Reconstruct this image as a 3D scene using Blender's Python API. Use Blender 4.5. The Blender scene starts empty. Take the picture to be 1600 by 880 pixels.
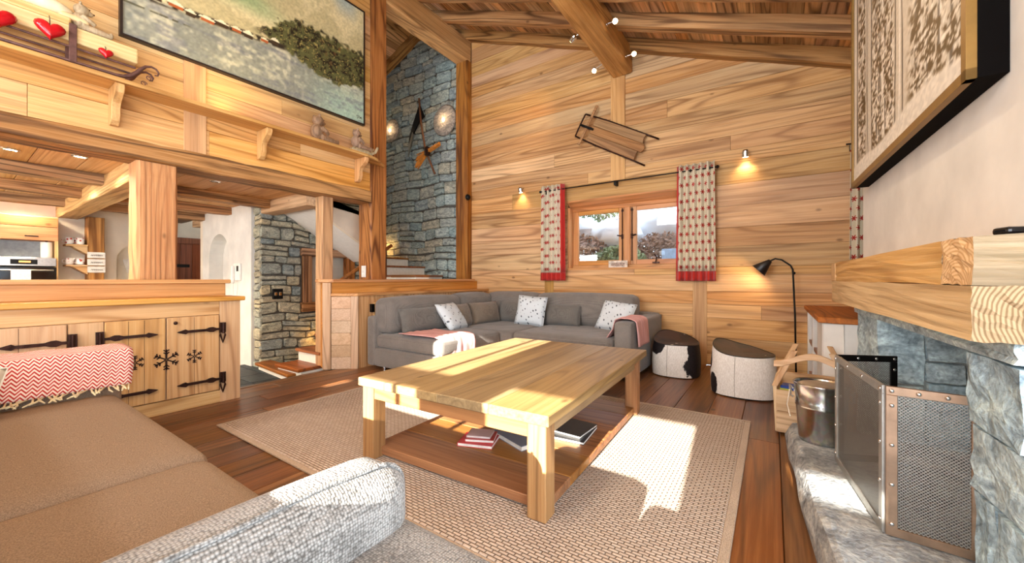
import bpy, bmesh, math, random
import numpy as np
from mathutils import Vector, Matrix

random.seed(7)
rnd = random.uniform
S = bpy.context.scene
C = S.collection

# ------------------------------------------------------------------ camera
CAM_H = 1.10
YAW = math.atan(408 / 606.0)
cd = bpy.data.cameras.new('camera')
cd.sensor_fit = 'HORIZONTAL'
cd.sensor_width = 36.0
cd.lens = 36.0 * 606.0 / 1600.0
cd.shift_y = -4.5 / 1600.0
cd.clip_start = 0.02
cam = bpy.data.objects.new('camera', cd)
C.objects.link(cam)
cam.location = (0, 0, CAM_H)
cam.rotation_euler = (math.pi / 2, 0, YAW)
S.camera = cam

# ------------------------------------------------------------------ world, sun, daylight, exposure
S.view_settings.view_transform = 'Standard'
S.view_settings.look = 'None'
S.view_settings.gamma = 1.0
S.view_settings.use_curve_mapping = False
S.view_settings.exposure = 0.0
w = bpy.data.worlds.new('sky')
S.world = w
w.use_nodes = True
bg = w.node_tree.nodes['Background']
bg.inputs[0].default_value = (0.72, 0.86, 1.0, 1)
bg.inputs[1].default_value = 4.2


def light(name, kind, loc, energy, color, direction=None, **kw):
    ld = bpy.data.lights.new(name, kind)
    ld.energy = energy
    ld.color = color
    for k, v in kw.items():
        setattr(ld, k, v)
    o = bpy.data.objects.new(name, ld)
    C.objects.link(o)
    o.location = loc
    if direction is not None:
        o.rotation_euler = Vector(direction).to_track_quat('-Z', 'Y').to_euler()
    return o


SUN_DIR = (-0.085, 1.0, -0.36)
light('sun', 'SUN', (0.5, -8, 6), 42.0, (1.0, 0.93, 0.82), SUN_DIR, angle=0.006)
WARM = (1.0, 0.72, 0.42)
# area lamps standing for daylight; right-side, kitchen and roof ones are added fill
light('fill_right', 'AREA', (1.55, -1.0, 1.35), 190, (0.84, 0.92, 1.0), (-1, 0.2, 0.22),  # added fill lamp on the right, out of view
      shape='RECTANGLE', size=3.6, size_y=2.1)
light('daylight_gable_window', 'AREA', (-1.8, -3.05, 1.7), 130, (0.86, 0.93, 1.0), (0, 1, 0.3),
      shape='RECTANGLE', size=1.2, size_y=2.4)
light('daylight_side_window', 'AREA', (-0.34, -3.05, 1.3), 60, (0.86, 0.93, 1.0), (0, 1, 0.1),
      shape='RECTANGLE', size=0.84, size_y=1.9)
light('fill_kitchen', 'AREA', (-6.6, -2.85, 1.35), 200, (1.0, 0.96, 0.9), (-.35, 1, 0.1),  # added lamp brightening the kitchen; the wall behind it has no opening
      shape='RECTANGLE', size=2.4, size_y=1.3)
light('fill_roof', 'AREA', (-2.2, -3.05, 3.3), 170, (0.95, 0.97, 1.0), (0, 1, 0.5),  # added lamp tilted up to brighten the roof boards; no window here
      shape='RECTANGLE', size=2.4, size_y=0.7)


# ------------------------------------------------------------------ node / material helpers
def lin(h):
    if isinstance(h, str):
        h = h.lstrip('#')
        c = [int(h[i:i + 2], 16) / 255 for i in (0, 2, 4)]
        return tuple(x / 12.92 if x <= .04045 else ((x + .055) / 1.055) ** 2.4 for x in c) + (1,)
    return h


class NT:
    def __init__(self, name):
        self.m = bpy.data.materials.new(name)
        self.m.use_nodes = True
        self.t = self.m.node_tree
        self.b = self.t.nodes['Principled BSDF']
        self.out = self.t.nodes['Material Output']

    def n(self, typ, ins=None, out=0, **props):
        nd = self.t.nodes.new(typ)
        for k, v in props.items():
            setattr(nd, k, v)
        for k, v in (ins or {}).items():
            self.set(nd.inputs[k], v)
        return nd.outputs[out]

    def set(self, sock, v):
        if isinstance(v, bpy.types.NodeSocket):
            self.t.links.new(v, sock)
        else:
            sock.default_value = v

    def math(self, op, a, b=0.0, c=0.0, clamp=False):
        nd = self.t.nodes.new('ShaderNodeMath')
        nd.operation = op
        nd.use_clamp = clamp
        self.set(nd.inputs[0], a)
        self.set(nd.inputs[1], b)
        self.set(nd.inputs[2], c)
        return nd.outputs[0]

    def vmul(self, a, v):
        return self.n('ShaderNodeVectorMath', {0: a, 1: v}, operation='MULTIPLY')

    def vadd(self, a, v):
        return self.n('ShaderNodeVectorMath', {0: a, 1: v}, operation='ADD')

    def mix(self, f, a, b, mode='MIX'):
        nd = self.t.nodes.new('ShaderNodeMix')
        nd.data_type = 'RGBA'
        nd.blend_type = mode
        self.set(nd.inputs[0], f)
        self.set(nd.inputs[6], a)
        self.set(nd.inputs[7], b)
        return nd.outputs[2]

    def ramp(self, f, stops, interp='LINEAR'):
        nd = self.t.nodes.new('ShaderNodeValToRGB')
        nd.color_ramp.interpolation = interp
        el = nd.color_ramp.elements
        while len(el) > 1:
            el.remove(el[0])
        el[0].position = stops[0][0]
        el[0].color = lin(stops[0][1])
        for p, c in stops[1:]:
            e = el.new(p)
            e.color = lin(c)
        self.set(nd.inputs[0], f)
        return nd.outputs[0]

    def step(self, v, a, b):
        return self.n('ShaderNodeMapRange', {0: v, 1: a, 2: b, 3: 0.0, 4: 1.0}, interpolation_type='SMOOTHSTEP')

    def noise(self, v, scale=1, detail=3, dist=0.0, rough=.55):
        return self.n('ShaderNodeTexNoise', {'Vector': v, 'Scale': scale, 'Detail': detail, 'Distortion': dist, 'Roughness': rough})

    def obj(self, shift=True):
        o = self.n('ShaderNodeTexCoord', out=3)
        if shift:
            r = self.rand()
            o = self.vadd(o, self.n('ShaderNodeCombineXYZ', {0: self.math('MULTIPLY', r, 31.0),
                                                           1: self.math('MULTIPLY', r, 17.3), 2: self.math('MULTIPLY', r, 43.7)}))
        return o

    def rand(self):
        return self.n('ShaderNodeObjectInfo', out=5)

    def uv(self):
        return self.n('ShaderNodeTexCoord', out=2)

    def bump(self, h, strength=.3, dist=.01):
        self.set(self.b.inputs['Normal'], self.n('ShaderNodeBump', {'Height': h, 'Strength': strength, 'Distance': dist}))

    def fin(self, col=None, rough=.6, metal=0.0, spec=.5, **kw):
        if col is not None:
            self.set(self.b.inputs['Base Color'], lin(col) if not isinstance(col, bpy.types.NodeSocket) else col)
        self.set(self.b.inputs['Roughness'], rough)
        self.set(self.b.inputs['Metallic'], metal)
        self.set(self.b.inputs['Specular IOR Level'], spec)
        for k, v in kw.items():
            self.set(self.b.inputs[k], v)
        return self.m


def plain(name, col, rough=.6, metal=0.0, var=.08, scale=18, spec=.5, bump=.0):
    t = NT(name)
    v = t.obj()
    f = t.noise(v, scale, 4)
    a = lin(col)
    lo = tuple(max(0, x * (1 - var * 2)) for x in a[:3]) + (1,)
    hi = tuple(min(1, x * (1 + var * 2)) for x in a[:3]) + (1,)
    c = t.ramp(f, [(.3, lo), (.7, hi)])
    if bump:
        t.bump(f, bump, .01)
    return t.fin(c, rough, metal, spec)


def emit(name, col, power):
    t = NT(name)
    return t.fin(col, .5, **{'Emission Color': lin(col), 'Emission Strength': power})


def wood(name, axis, light_, mid, dark, var=.22, rough=.6, ringk=42.0, knots=.6, al=.22, ac=3.0, spec=.35, bump=.25, contrast=1.0):
    t = NT(name)
    v = t.obj()
    i = 'xyz'.index(axis)

    def sc(a, c):
        q = [c, c, c]
        q[i] = a
        return tuple(q)
    n1 = t.noise(t.vmul(v, sc(al, ac)), 1, 1.5, .12)
    line = t.math('POWER', t.math('MULTIPLY_ADD', t.math('SINE', t.math('MULTIPLY', n1, ringk * 2)), .5, .5), 4.0)
    mask = t.step(t.noise(t.vmul(v, sc(.5, 2.2)), 1, 2), .38, .62)
    line = t.math('MULTIPLY', line, t.math('MULTIPLY_ADD', mask, .75, .25))
    fib = t.noise(t.vmul(v, sc(1.6, 75)), 1, 4, 0, .65)
    broad = t.noise(t.vmul(v, sc(.4, 1.6)), 1, 2)
    f = t.math('ADD', t.math('MULTIPLY', fib, .6), t.math('MULTIPLY', broad, .5))
    col = t.ramp(f, [(.42, light_), (.66, mid)])
    streak = t.step(t.noise(t.vmul(v, sc(.55, 17)), 1, 3, .25, .6), .50, .66)
    col = t.mix(t.math('MULTIPLY', streak, .32 * contrast if contrast < 1.25 else .75), col, lin(dark))
    col = t.mix(t.math('MULTIPLY', line, .68 * contrast), col, lin(dark))
    vor = t.n('ShaderNodeTexVoronoi', {'Vector': t.vmul(v, sc(1.9, 3.4)), 'Scale': 1.0}, out=0)
    k = t.math('SUBTRACT', 1.0, t.step(vor, .03, .085))
    col = t.mix(t.math('MULTIPLY', k, knots), col, tuple(x * .35 for x in lin(dark)[:3]) + (1,))
    r = t.rand()
    hsv = t.n('ShaderNodeHueSaturation', {'Hue': t.math('MULTIPLY_ADD', r, .014, .493),
                                         'Saturation': t.math('MULTIPLY_ADD', t.math('FRACT', t.math('MULTIPLY', r, 7.3)), .2, .88),
                                         'Value': t.math('MULTIPLY_ADD', t.math('FRACT', t.math('MULTIPLY', r, 13.7)), var * 1.6, 1 - var),
                                         'Color': col})
    t.bump(t.math('ADD', fib, t.math('MULTIPLY', line, -.4)), bump, .004)
    return t.fin(hsv, rough, 0, spec)


def stone(name, cols, rough=.85, scale=1.0, bump=.7):
    t = NT(name)
    v = t.obj()
    r = t.rand()
    base = t.ramp(r, [(i / max(1, len(cols) - 1), c) for i, c in enumerate(cols)])
    a = t.noise(t.vmul(v, (9 * scale, 9 * scale, 20 * scale)), 1, 6, .9, .6)
    b = t.noise(v, 70 * scale, 3)
    k = t.ramp(a, [(.3, (.38, .40, .42, 1)), (.5, (.85, .87, .88, 1)), (.7, (1.35, 1.33, 1.25, 1))])
    c = t.mix(1.0, base, k, 'MULTIPLY')
    c = t.mix(.7, c, t.ramp(b, [(.35, (.6, .62, .64, 1)), (.65, (1.25, 1.24, 1.2, 1))]), 'MULTIPLY')
    t.bump(t.math('ADD', a, t.math('MULTIPLY', b, .35)), bump, .02)
    return t.fin(c, rough, 0, .3)


def fabric(name, c1, c2, scale=170, rough=.95, bump=.5, broad=.15):
    t = NT(name)
    v = t.obj()
    vo = t.n('ShaderNodeTexVoronoi', {'Vector': v, 'Scale': scale, 'Randomness': .45}, out=0)
    n = t.noise(v, 5, 3)
    f = t.math('ADD', vo, t.math('MULTIPLY', t.math('SUBTRACT', n, .5), broad * 3))
    c = t.ramp(f, [(.12, c1), (.75, c2)])
    t.bump(t.math('MULTIPLY', vo, -1.0), bump, .004)
    return t.fin(c, rough, 0, .15, **{'Sheen Weight': .25})


# ------------------------------------------------------------------ geometry helpers
class MB:
    def __init__(self):
        self.v = []
        self.f = []
        self.mi = []
        self.uv = None

    def add(self, vs, fs, mi=0):
        o = len(self.v)
        self.v += [tuple(p) for p in vs]
        self.f += [tuple(i + o for i in q) for q in fs]
        self.mi += [mi] * len(fs)
        return self

    def box(self, x0, x1, y0, y1, z0, z1, mi=0):
        return self.add([(x0, y0, z0), (x1, y0, z0), (x1, y1, z0), (x0, y1, z0), (x0, y0, z1), (x1, y0, z1), (x1, y1, z1), (x0, y1, z1)],
                        [(3, 2, 1, 0), (4, 5, 6, 7), (0, 1, 5, 4), (1, 2, 6, 5), (2, 3, 7, 6), (3, 0, 4, 7)], mi)

    def prism(self, poly, axis, a, b, mi=0):
        """poly: 2-D points in the two other axes (xyz order), extruded along axis from a to b"""
        n = len(poly)

        def P(p, q):
            return {'x': (q, p[0], p[1]), 'y': (p[0], q, p[1]), 'z': (p[0], p[1], q)}[axis]
        vs = [P(p, a) for p in poly] + [P(p, b) for p in poly]
        fs = [tuple(range(n))[::-1], tuple(range(n, 2 * n))] + [(i, (i + 1) % n, n + (i + 1) % n, n + i) for i in range(n)]
        return self.add(vs, fs, mi)

    def tube(self, pts, r, n=8, caps=True, mi=0):
        pts = [Vector(p) for p in pts]
        rs = r if isinstance(r, (list, tuple)) else [r] * len(pts)
        vs = []
        up = Vector((0, 0, 1))
        prev = None
        for i, p in enumerate(pts):
            d = (pts[min(i + 1, len(pts) - 1)] - pts[max(i - 1, 0)]).normalized()
            if prev is None:
                a = d.orthogonal().normalized()
            else:
                a = (prev - d * prev.dot(d))
                a = a.normalized() if a.length > 1e-6 else d.orthogonal().normalized()
            prev = a
            b = d.cross(a)
            for k in range(n):
                t = 2 * math.pi * k / n
                vs.append(p + (a * math.cos(t) + b * math.sin(t)) * rs[i])
        fs = []
        for i in range(len(pts) - 1):
            for k in range(n):
                fs.append((i * n + k, i * n + (k + 1) % n, (i + 1) * n + (k + 1) % n, (i + 1) * n + k))
        if caps:
            fs.append(tuple(range(n))[::-1])
            fs.append(tuple((len(pts) - 1) * n + k for k in range(n)))
        return self.add(vs, fs, mi)

    def lathe(self, prof, n=20, c=(0, 0, 0), mi=0, axis='z'):
        vs = []
        for r, z in prof:
            for k in range(n):
                t = 2 * math.pi * k / n
                p = (r * math.cos(t), r * math.sin(t), z)
                if axis == 'x':
                    p = (p[2], p[0], p[1])
                if axis == 'y':
                    p = (p[0], p[2], p[1])
                vs.append((p[0] + c[0], p[1] + c[1], p[2] + c[2]))
        fs = []
        for i in range(len(prof) - 1):
            for k in range(n):
                fs.append((i * n + k, i * n + (k + 1) % n, (i + 1) * n + (k + 1) % n, (i + 1) * n + k))
        fs.append(tuple(range(n))[::-1])
        fs.append(tuple((len(prof) - 1) * n + k for k in range(n)))
        return self.add(vs, fs, mi)

    def ball(self, c, r, n=10, m=7, mi=0):
        rx, ry, rz = r if isinstance(r, (tuple, list)) else (r, r, r)
        vs = [(c[0], c[1], c[2] - rz)]
        for i in range(1, m):
            a = -math.pi / 2 + math.pi * i / m
            for k in range(n):
                t = 2 * math.pi * k / n
                vs.append((c[0] + rx * math.cos(a) * math.cos(t), c[1] + ry * math.cos(a) * math.sin(t), c[2] + rz * math.sin(a)))
        vs.append((c[0], c[1], c[2] + rz))
        fs = [(0, 1 + (k + 1) % n, 1 + k) for k in range(n)]
        for i in range(m - 2):
            for k in range(n):
                fs.append((1 + i * n + k, 1 + i * n + (k + 1) % n, 1 + (i + 1) * n + (k + 1) % n, 1 + (i + 1) * n + k))
        b = 1 + (m - 2) * n
        fs += [(b + k, b + (k + 1) % n, len(vs) - 1) for k in range(n)]
        return self.add(vs, fs, mi)

    def grid(self, fn, nu, nv, mi=0, flip=False):
        vs = [fn(i / nu, j / nv) for j in range(nv + 1) for i in range(nu + 1)]
        fs = []
        for j in range(nv):
            for i in range(nu):
                q = (j * (nu + 1) + i, j * (nu + 1) + i + 1, (j + 1) * (nu + 1) + i + 1, (j + 1) * (nu + 1) + i)
                fs.append(q[::-1] if flip else q)
        self.add(vs, fs, mi)
        self.uv = (nu, nv)
        return self

    def soft(self, c, half, r, n=8, puff=(0, 0, 0), mi=0):
        """a rounded, optionally puffed box"""
        seen = {}
        vs = []
        fs = []
        h = Vector(half)
        r = min(r, min(half) * .98)

        def vert(q):
            key = tuple(round(a, 5) for a in q)
            if key in seen:
                return seen[key]
            p = Vector((q[0] * h.x, q[1] * h.y, q[2] * h.z))
            inn = Vector([max(-(h[i] - r), min(h[i] - r, p[i])) for i in range(3)])
            d = p - inn
            if d.length > 1e-9:
                m = max(abs(x) for x in d)
                p = inn + d.normalized() * m
            for i in range(3):
                if puff[i]:
                    j, k = [a for a in range(3) if a != i]
                    p[i] += math.copysign(1, q[i]) * abs(q[i]) ** 2 * puff[i] * (1 - q[j] ** 2) * (1 - q[k] ** 2) if q[i] else 0
            vs.append((p.x + c[0], p.y + c[1], p.z + c[2]))
            seen[key] = len(vs) - 1
            return seen[key]
        # spacing that packs samples near the edges
        g = []
        for i in range(n + 1):
            x = -1 + 2 * i / n
            g.append(math.copysign(1 - (1 - abs(x)) ** 1.6, x))
        for ax in range(3):
            for sg in (-1, 1):
                for i in range(n):
                    for j in range(n):
                        q = []
                        for a, b in ((g[i], g[j]), (g[i + 1], g[j]), (g[i + 1], g[j + 1]), (g[i], g[j + 1])):
                            p = [0, 0, 0]
                            p[ax] = sg
                            p[(ax + 1) % 3] = a
                            p[(ax + 2) % 3] = b
                            q.append(vert(p))
                        fs.append(tuple(q) if sg > 0 else tuple(q[::-1]))
        return self.add(vs, fs, mi)

    def build(self, name, mat, parent=None, bevel=0, seg=1, smooth=False, label=None, cat=None, group=None, kind=None, sub=0, solid=0, fix=False, recenter=True):
        vs = self.v
        loc = (0, 0, 0)
        if parent is None and recenter:
            a = np.array(vs)
            lo, hi = a.min(0), a.max(0)
            loc = ((lo[0] + hi[0]) / 2, (lo[1] + hi[1]) / 2, lo[2])
            vs = [(p[0] - loc[0], p[1] - loc[1], p[2] - loc[2]) for p in vs]
        me = bpy.data.meshes.new(name)
        me.from_pydata(vs, [], self.f)
        mats = mat if isinstance(mat, (list, tuple)) else [mat]
        for m in mats:
            me.materials.append(m)
        if len(mats) > 1:
            me.polygons.foreach_set('material_index', self.mi)
        if self.uv:
            nu, nv = self.uv
            u = me.uv_layers.new(name='UV')
            n = nu + 1
            dat = []
            for lp in me.loops:
                k = lp.vertex_index
                if k < n * (nv + 1):
                    dat += [(k % n) / nu, (k // n) / nv]
                else:
                    dat += [0, 0]
            u.data.foreach_set('uv', dat)
        if bevel or fix:
            bm = bmesh.new()
            bm.from_mesh(me)
            if fix:
                bmesh.ops.remove_doubles(bm, verts=bm.verts, dist=1e-5)
                bmesh.ops.recalc_face_normals(bm, faces=bm.faces)
            if bevel:
                bmesh.ops.bevel(bm, geom=[e for e in bm.edges if len(e.link_faces) == 2 and e.calc_face_angle(0) > .5], offset=bevel, segments=seg, affect='EDGES', profile=.5, clamp_overlap=True)
            bm.to_mesh(me)
            bm.free()
        if smooth:
            me.polygons.foreach_set('use_smooth', [True] * len(me.polygons))
        me.update()
        o = bpy.data.objects.new(name, me)
        C.objects.link(o)
        o.location = loc
        if parent is not None:
            o.parent = parent
        if solid:
            md = o.modifiers.new('solidify', 'SOLIDIFY')
            md.thickness = solid
            md.offset = 0
        if sub:
            md = o.modifiers.new('subsurf', 'SUBSURF')
            md.levels = sub
            md.render_levels = sub
        tag(o, label, cat, group, kind)
        return o


def tag(o, label=None, cat=None, group=None, kind=None):
    if label:
        o['label'] = label
    if cat:
        o['category'] = cat
    if group:
        o['group'] = group
    if kind:
        o['kind'] = kind
    return o


def thing(name, label, cat, loc=(0, 0, 0), rz=0.0, group=None, kind=None):
    o = bpy.data.objects.new(name, None)
    o.empty_display_size = .1
    C.objects.link(o)
    o.location = loc
    o.rotation_euler = (0, 0, rz)
    return tag(o, label, cat, group, kind)


def copy_tree(o, parent=None):
    c = o.copy()
    C.objects.link(c)
    c.parent = parent
    for ch in o.children:
        copy_tree(ch, c)
    return c


def box(name, mat, x0, x1, y0, y1, z0, z1, parent=None, bevel=.004, **kw):
    return MB().box(x0, x1, y0, y1, z0, z1).build(name, mat, parent, bevel=bevel, **kw)


def jitter(o, amt, seed=0):
    """uneven hand-worked surface"""
    r = random.Random(seed)
    for v in o.data.vertices:
        v.co += Vector((r.uniform(-amt, amt), r.uniform(-amt, amt), r.uniform(-amt, amt)))
    return o


def beam(name, mat, x0, x1, y0, y1, z0, z1, axis, n=14, amt=.006, seed=1, parent=None, **kw):
    """a hewn beam: chamfered section, edges wandering along its length"""
    r = random.Random(seed)
    lo, hi = {'x': (x0, x1), 'y': (y0, y1), 'z': (z0, z1)}[axis]
    a0, a1, b0, b1 = {'x': (y0, y1, z0, z1), 'y': (x0, x1, z0, z1), 'z': (x0, x1, y0, y1)}[axis]
    c = min(a1 - a0, b1 - b0) * .07
    sec = [(a0 + c, b0), (a1 - c, b0), (a1, b0 + c), (a1, b1 - c), (a1 - c, b1), (a0 + c, b1), (a0, b1 - c), (a0, b0 + c)]
    vs = []
    for i in range(n + 1):
        q = lo + (hi - lo) * i / n
        for p in sec:
            a, b = p[0] + r.uniform(-amt, amt), p[1] + r.uniform(-amt, amt)
            vs.append({'x': (q, a, b), 'y': (a, q, b), 'z': (a, b, q)}[axis])
    fs = []
    for i in range(n):
        for k in range(8):
            fs.append((i * 8 + k, i * 8 + (k + 1) % 8, (i + 1) * 8 + (k + 1) % 8, (i + 1) * 8 + k))
    fs.append(tuple(range(8))[::-1])
    fs.append(tuple(n * 8 + k for k in range(8)))
    return MB().add(vs, fs).build(name, mat, parent, fix=True, **kw)


def masonry(parent, mat, P, u0, u1, v0, v1, cw, ch, holes=(), clip=None, seed=3, depth=.03, gap=.008, limit=300):
    """irregular coursed stones on a plane; P(u, v, d) -> point, d = proud of the plane"""
    r = random.Random(seed)
    P0 = P

    def P(u, v, d):      # courses wander a little
        return P0(u, v + .018 * math.sin(5.3 * u + seed) + .010 * math.sin(13 * u + 3 * v), d)
    v = v0
    n = 0
    while v < v1 - .02:
        h = ch * r.uniform(.65, 1.4)
        if v + h > v1 - ch * .4:
            h = v1 - v
        u = u0
        while u < u1 - .01:
            wd = cw * r.uniform(.55, 1.6)
            if u + wd > u1 - cw * .4:
                wd = u1 - u
            # some stones are two thin ones on top of each other
            parts = [(v, v + h)] if r.random() > .25 or h < ch * .9 else [(v, v + h * .5), (v + h * .5, v + h)]
            for (a, b) in parts:
                cu, cv = u + wd / 2, (a + b) / 2
                if clip and not clip(cu, b):
                    continue
                ua, ub = u, u + wd
                skip = False
                for (hu0, hu1, hv0, hv1) in holes:
                    if ub > hu0 and ua < hu1 and b > hv0 and a < hv1:
                        if cu < hu0:
                            ub = hu0
                        elif cu > hu1:
                            ua = hu1
                        elif cv < hv0:
                            b = hv0
                        elif cv > hv1:
                            a = hv1
                        else:
                            skip = True
                if skip or ub - ua < .03 or b - a < .02:
                    continue
                g = gap * r.uniform(.5, 1.2)
                j = min(ub - ua, b - a) * .25
                x0, x1, y0, y1 = ua + g, ub - g, a + g, b - g
                pts = []
                for (px, py, sx, sy) in ((x0, y0, 1, 1), (x1, y0, -1, 1), (x1, y1, -1, -1), (x0, y1, 1, -1)):
                    k1, k2 = r.uniform(.2, 1) * j, r.uniform(.2, 1) * j
                    e = [(px + sx * k1, py + r.uniform(0, .12) * j * sy), (px + r.uniform(0, .12) * j * sx, py + sy * k2)]
                    if (sx, sy) in ((1, 1), (-1, -1)):
                        e = e[::-1]
                    pts += e
                mx, my = sum(p[0] for p in pts) / 8, sum(p[1] for p in pts) / 8
                d = depth * r.uniform(.55, 1.15)
                m = len(pts)
                vs = [P(p[0], p[1], -.01) for p in pts] + [P(p[0], p[1], d * .55) for p in pts] + \
                     [P(mx + (p[0] - mx) * .88, my + (p[1] - my) * .84, d * r.uniform(.85, 1.1)) for p in pts]
                fs = [(i, (i + 1) % m, m + (i + 1) % m, m + i) for i in range(m)] + \
                     [(m + i, m + (i + 1) % m, 2 * m + (i + 1) % m, 2 * m + i) for i in range(m)] + [tuple(range(2 * m, 3 * m))]
                MB().add(vs, fs).build('stone', mat, parent, fix=True)
                n += 1
            u += wd
        v += h
    return n


# ------------------------------------------------------------------ shared materials
W_WALL_X = wood('pine_wall_x', 'x', '#dcb482', '#c4935c', '#80522a', var=.20)
W_WALL_Z = wood('pine_wall_z', 'z', '#d8ae74', '#c29054', '#8f5f32', var=.1)
W_LEFT_Y = wood('pine_panel_y', 'y', '#e2b678', '#cf9a56', '#94602c', var=.16)
W_FLOOR = wood('oak_floor_y', 'y', '#9a683c', '#744520', '#2e1709', var=.36, rough=.38, spec=.5, knots=.7)
W_FLOOR_X = wood('oak_floor_x', 'x', '#9a683c', '#744520', '#2e1709', var=.36, rough=.38, spec=.5, knots=.7)
W_ROOF = wood('old_roof_boards', 'y', '#ecc08a', '#cc9862', '#54300f', var=.46, contrast=1.2)
W_BEAM_X = wood('hewn_beam_x', 'x', '#c89760', '#a06c3c', '#583418', var=.12, bump=.6, contrast=1.3)
W_BEAM_Y = wood('hewn_beam_y', 'y', '#c8996a', '#9c6c40', '#452712', var=.12, bump=.6, contrast=1.3)
W_PURLIN = wood('roof_purlin_y', 'y', '#dcab74', '#bb8650', '#6b4220', var=.06, bump=.6)
W_BEAM_Z = wood('hewn_post_z', 'z', '#b9814c', '#96592c', '#53290f', var=.10, bump=.6, contrast=1.3)
W_POST_PALE = wood('pale_post_z', 'z', '#cf9f68', '#b27a48', '#683e1e', var=.08, bump=.6, contrast=1.2)
W_CAB_Y = wood('cabinet_pine_y', 'y', '#e0ba88', '#d0a068', '#a3713f', var=.08, knots=.5)
W_CAB_Z = wood('cabinet_pine_z', 'z', '#e0ba88', '#d0a068', '#a3713f', var=.08, knots=.5)
W_CAB_X = wood('cabinet_pine_x', 'x', '#e0ba88', '#d0a068', '#a3713f', var=.08, knots=.5)
W_LEDGE_Y = wood('ledge_larch_y', 'y', '#d8a060', '#c4833f', '#8f5522', var=.06, rough=.45)
W_CEIL_X = wood('kitchen_ceiling_x', 'x', '#e0b480', '#cf9b62', '#a87240', var=.14)
W_TABLE_Y = wood('table_oak_y', 'y', '#b08f64', '#93744c', '#664a2c', var=.06, rough=.45, contrast=.8)
W_TABLE_X = wood('table_oak_x', 'x', '#b5804c', '#9a6438', '#673c1e', var=.14, rough=.42)
W_TABLE_Z = wood('table_oak_z', 'z', '#b98a56', '#9c6c3c', '#6a4322', var=.06, rough=.5)
W_WIN = wood('window_larch_x', 'x', '#d79a5c', '#c48246', '#96602e', var=.05, rough=.45, knots=.1)
W_WIN_Z = wood('window_larch_z', 'z', '#d79a5c', '#c48246', '#96602e', var=.05, rough=.45, knots=.1)
W_MANTEL_Y = wood('mantel_oak_y', 'y', '#e2bd88', '#d2a468', '#9c7040', var=.06, bump=.9, contrast=.9)
W_MANTEL_X = wood('mantel_oak_x', 'x', '#a08a6c', '#806d50', '#574630', var=.04, bump=.8)
W_TREAD = wood('stair_tread_x', 'x', '#a96c3c', '#8a4e28', '#552c14', var=.08, rough=.4)
PLASTER = plain('lime_plaster', '#dedad2', .9, var=.05, scale=3.5, spec=.2, bump=.15)
PLASTER_W = plain('kitchen_plaster', '#e6d8c2', .9, var=.05, scale=3.0, spec=.2, bump=.15)
WHITE = plain('white_paint', '#e8e4dc', .6, var=.02)
BLACK = plain('black_metal', '#131110', .45, .6, var=.1)
IRON = plain('forged_iron', '#3a241c', .42, .75, var=.2, scale=30, bump=.3)
STEEL = plain('brushed_steel', '#b9b7b2', .28, 1.0, var=.06, scale=40)
CHROME = plain('chrome', '#d8d8d8', .12, 1.0, var=.02)
DARKGLASS = plain('oven_glass', '#0c0d10', .08, 0, var=.05)
SLATE = stone('slate_tiles', ['#2a3236', '#343d42', '#3e474b'], rough=.5, bump=.35)
STONE_STAIR = stone('stair_rubble', ['#a9b2aa', '#b9c2bc', '#9fb0ae', '#c4bca6', '#96a6aa', '#b4b6ae'])
STONE_HALL = stone('hall_rubble', ['#b8b29a', '#a3aaa2', '#c6b796', '#9aa4a2', '#bcae90'])
MORTAR = plain('mortar', '#5a554c', .95, var=.15, scale=30, bump=.4)
MORTAR_L = plain('pale_mortar', '#9fa19c', .95, var=.12, scale=30, bump=.4)
STONE_FIRE = stone('fireplace_stone', ['#bfd3da', '#cbdade', '#b4cad4'], scale=.8, bump=1.0)
STONE_HEARTH = stone('hearth_stone', ['#a4a7aa', '#adafb0'], scale=.8, bump=.9)
SOFA = fabric('sofa_grey', '#8f877f', '#625c57', 220)
SOFA_D = fabric('cushion_dark_grey', '#858078', '#57534f', 220)
SOFA_B = fabric('cushion_taupe', '#938371', '#665a4e', 220)
SOFA_T = plain('seat_taupe', '#95806c', .95, var=.17, scale=300, spec=.1, bump=.35)
KNIT = fabric('grey_knit', '#b4b1ac', '#56534f', 150, bump=.8)

# ------------------------------------------------------------------ floor
XW0, XW1, YR, YB = -4.6, 1.6, -3.2, 5.5
fl = MB().box(-4.45, XW1, YR, YB + .1, -.16, -.03).build('floor', plain('subfloor', '#2a1a10'), kind='structure', recenter=False)
x = -4.40
rg = random.Random(11)
while x < XW1:
    wd = rg.uniform(.17, .27)
    y = YR + rg.uniform(-1.5, 0)
    while y < YB:
        ln = rg.uniform(1.7, 3.4)
        a, b = max(y, YR), min(y + ln, YB)
        if b - a > .05:
            z = rg.uniform(-.0025, 0)
            box('plank', W_FLOOR, x + .0015, min(x + wd, XW1) - .0015, a + .0015, b - .0015, -.03, z, fl, bevel=.003)
        y += ln
    x += wd
box('trim_1', W_FLOOR, -4.47, -4.402, 1.58, 2.63, -.1, .004, bevel=.006, kind='structure')
hall = MB().box(-10.2, -4.45, YR, 6.0, -.3, -.2).build('floor_hall', MORTAR, kind='structure', recenter=False)
for i in range(5):
    for j in range(5):
        x0, y0 = -6.5 + i * .41, 1.25 + j * .3
        box('tile', SLATE, x0 + .004, x0 + .406, y0 + .004, y0 + .296, -.2, -.17 + rg.uniform(-.003, .002), hall, bevel=.004)

# ------------------------------------------------------------------ back wall with window opening
OX0, OX1, OZ0, OZ1 = -2.66, -.95, 1.25, 2.27


def zb(x):
    return 3.62 - .394 * x


def zc(x):
    return zb(x) + .18


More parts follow.
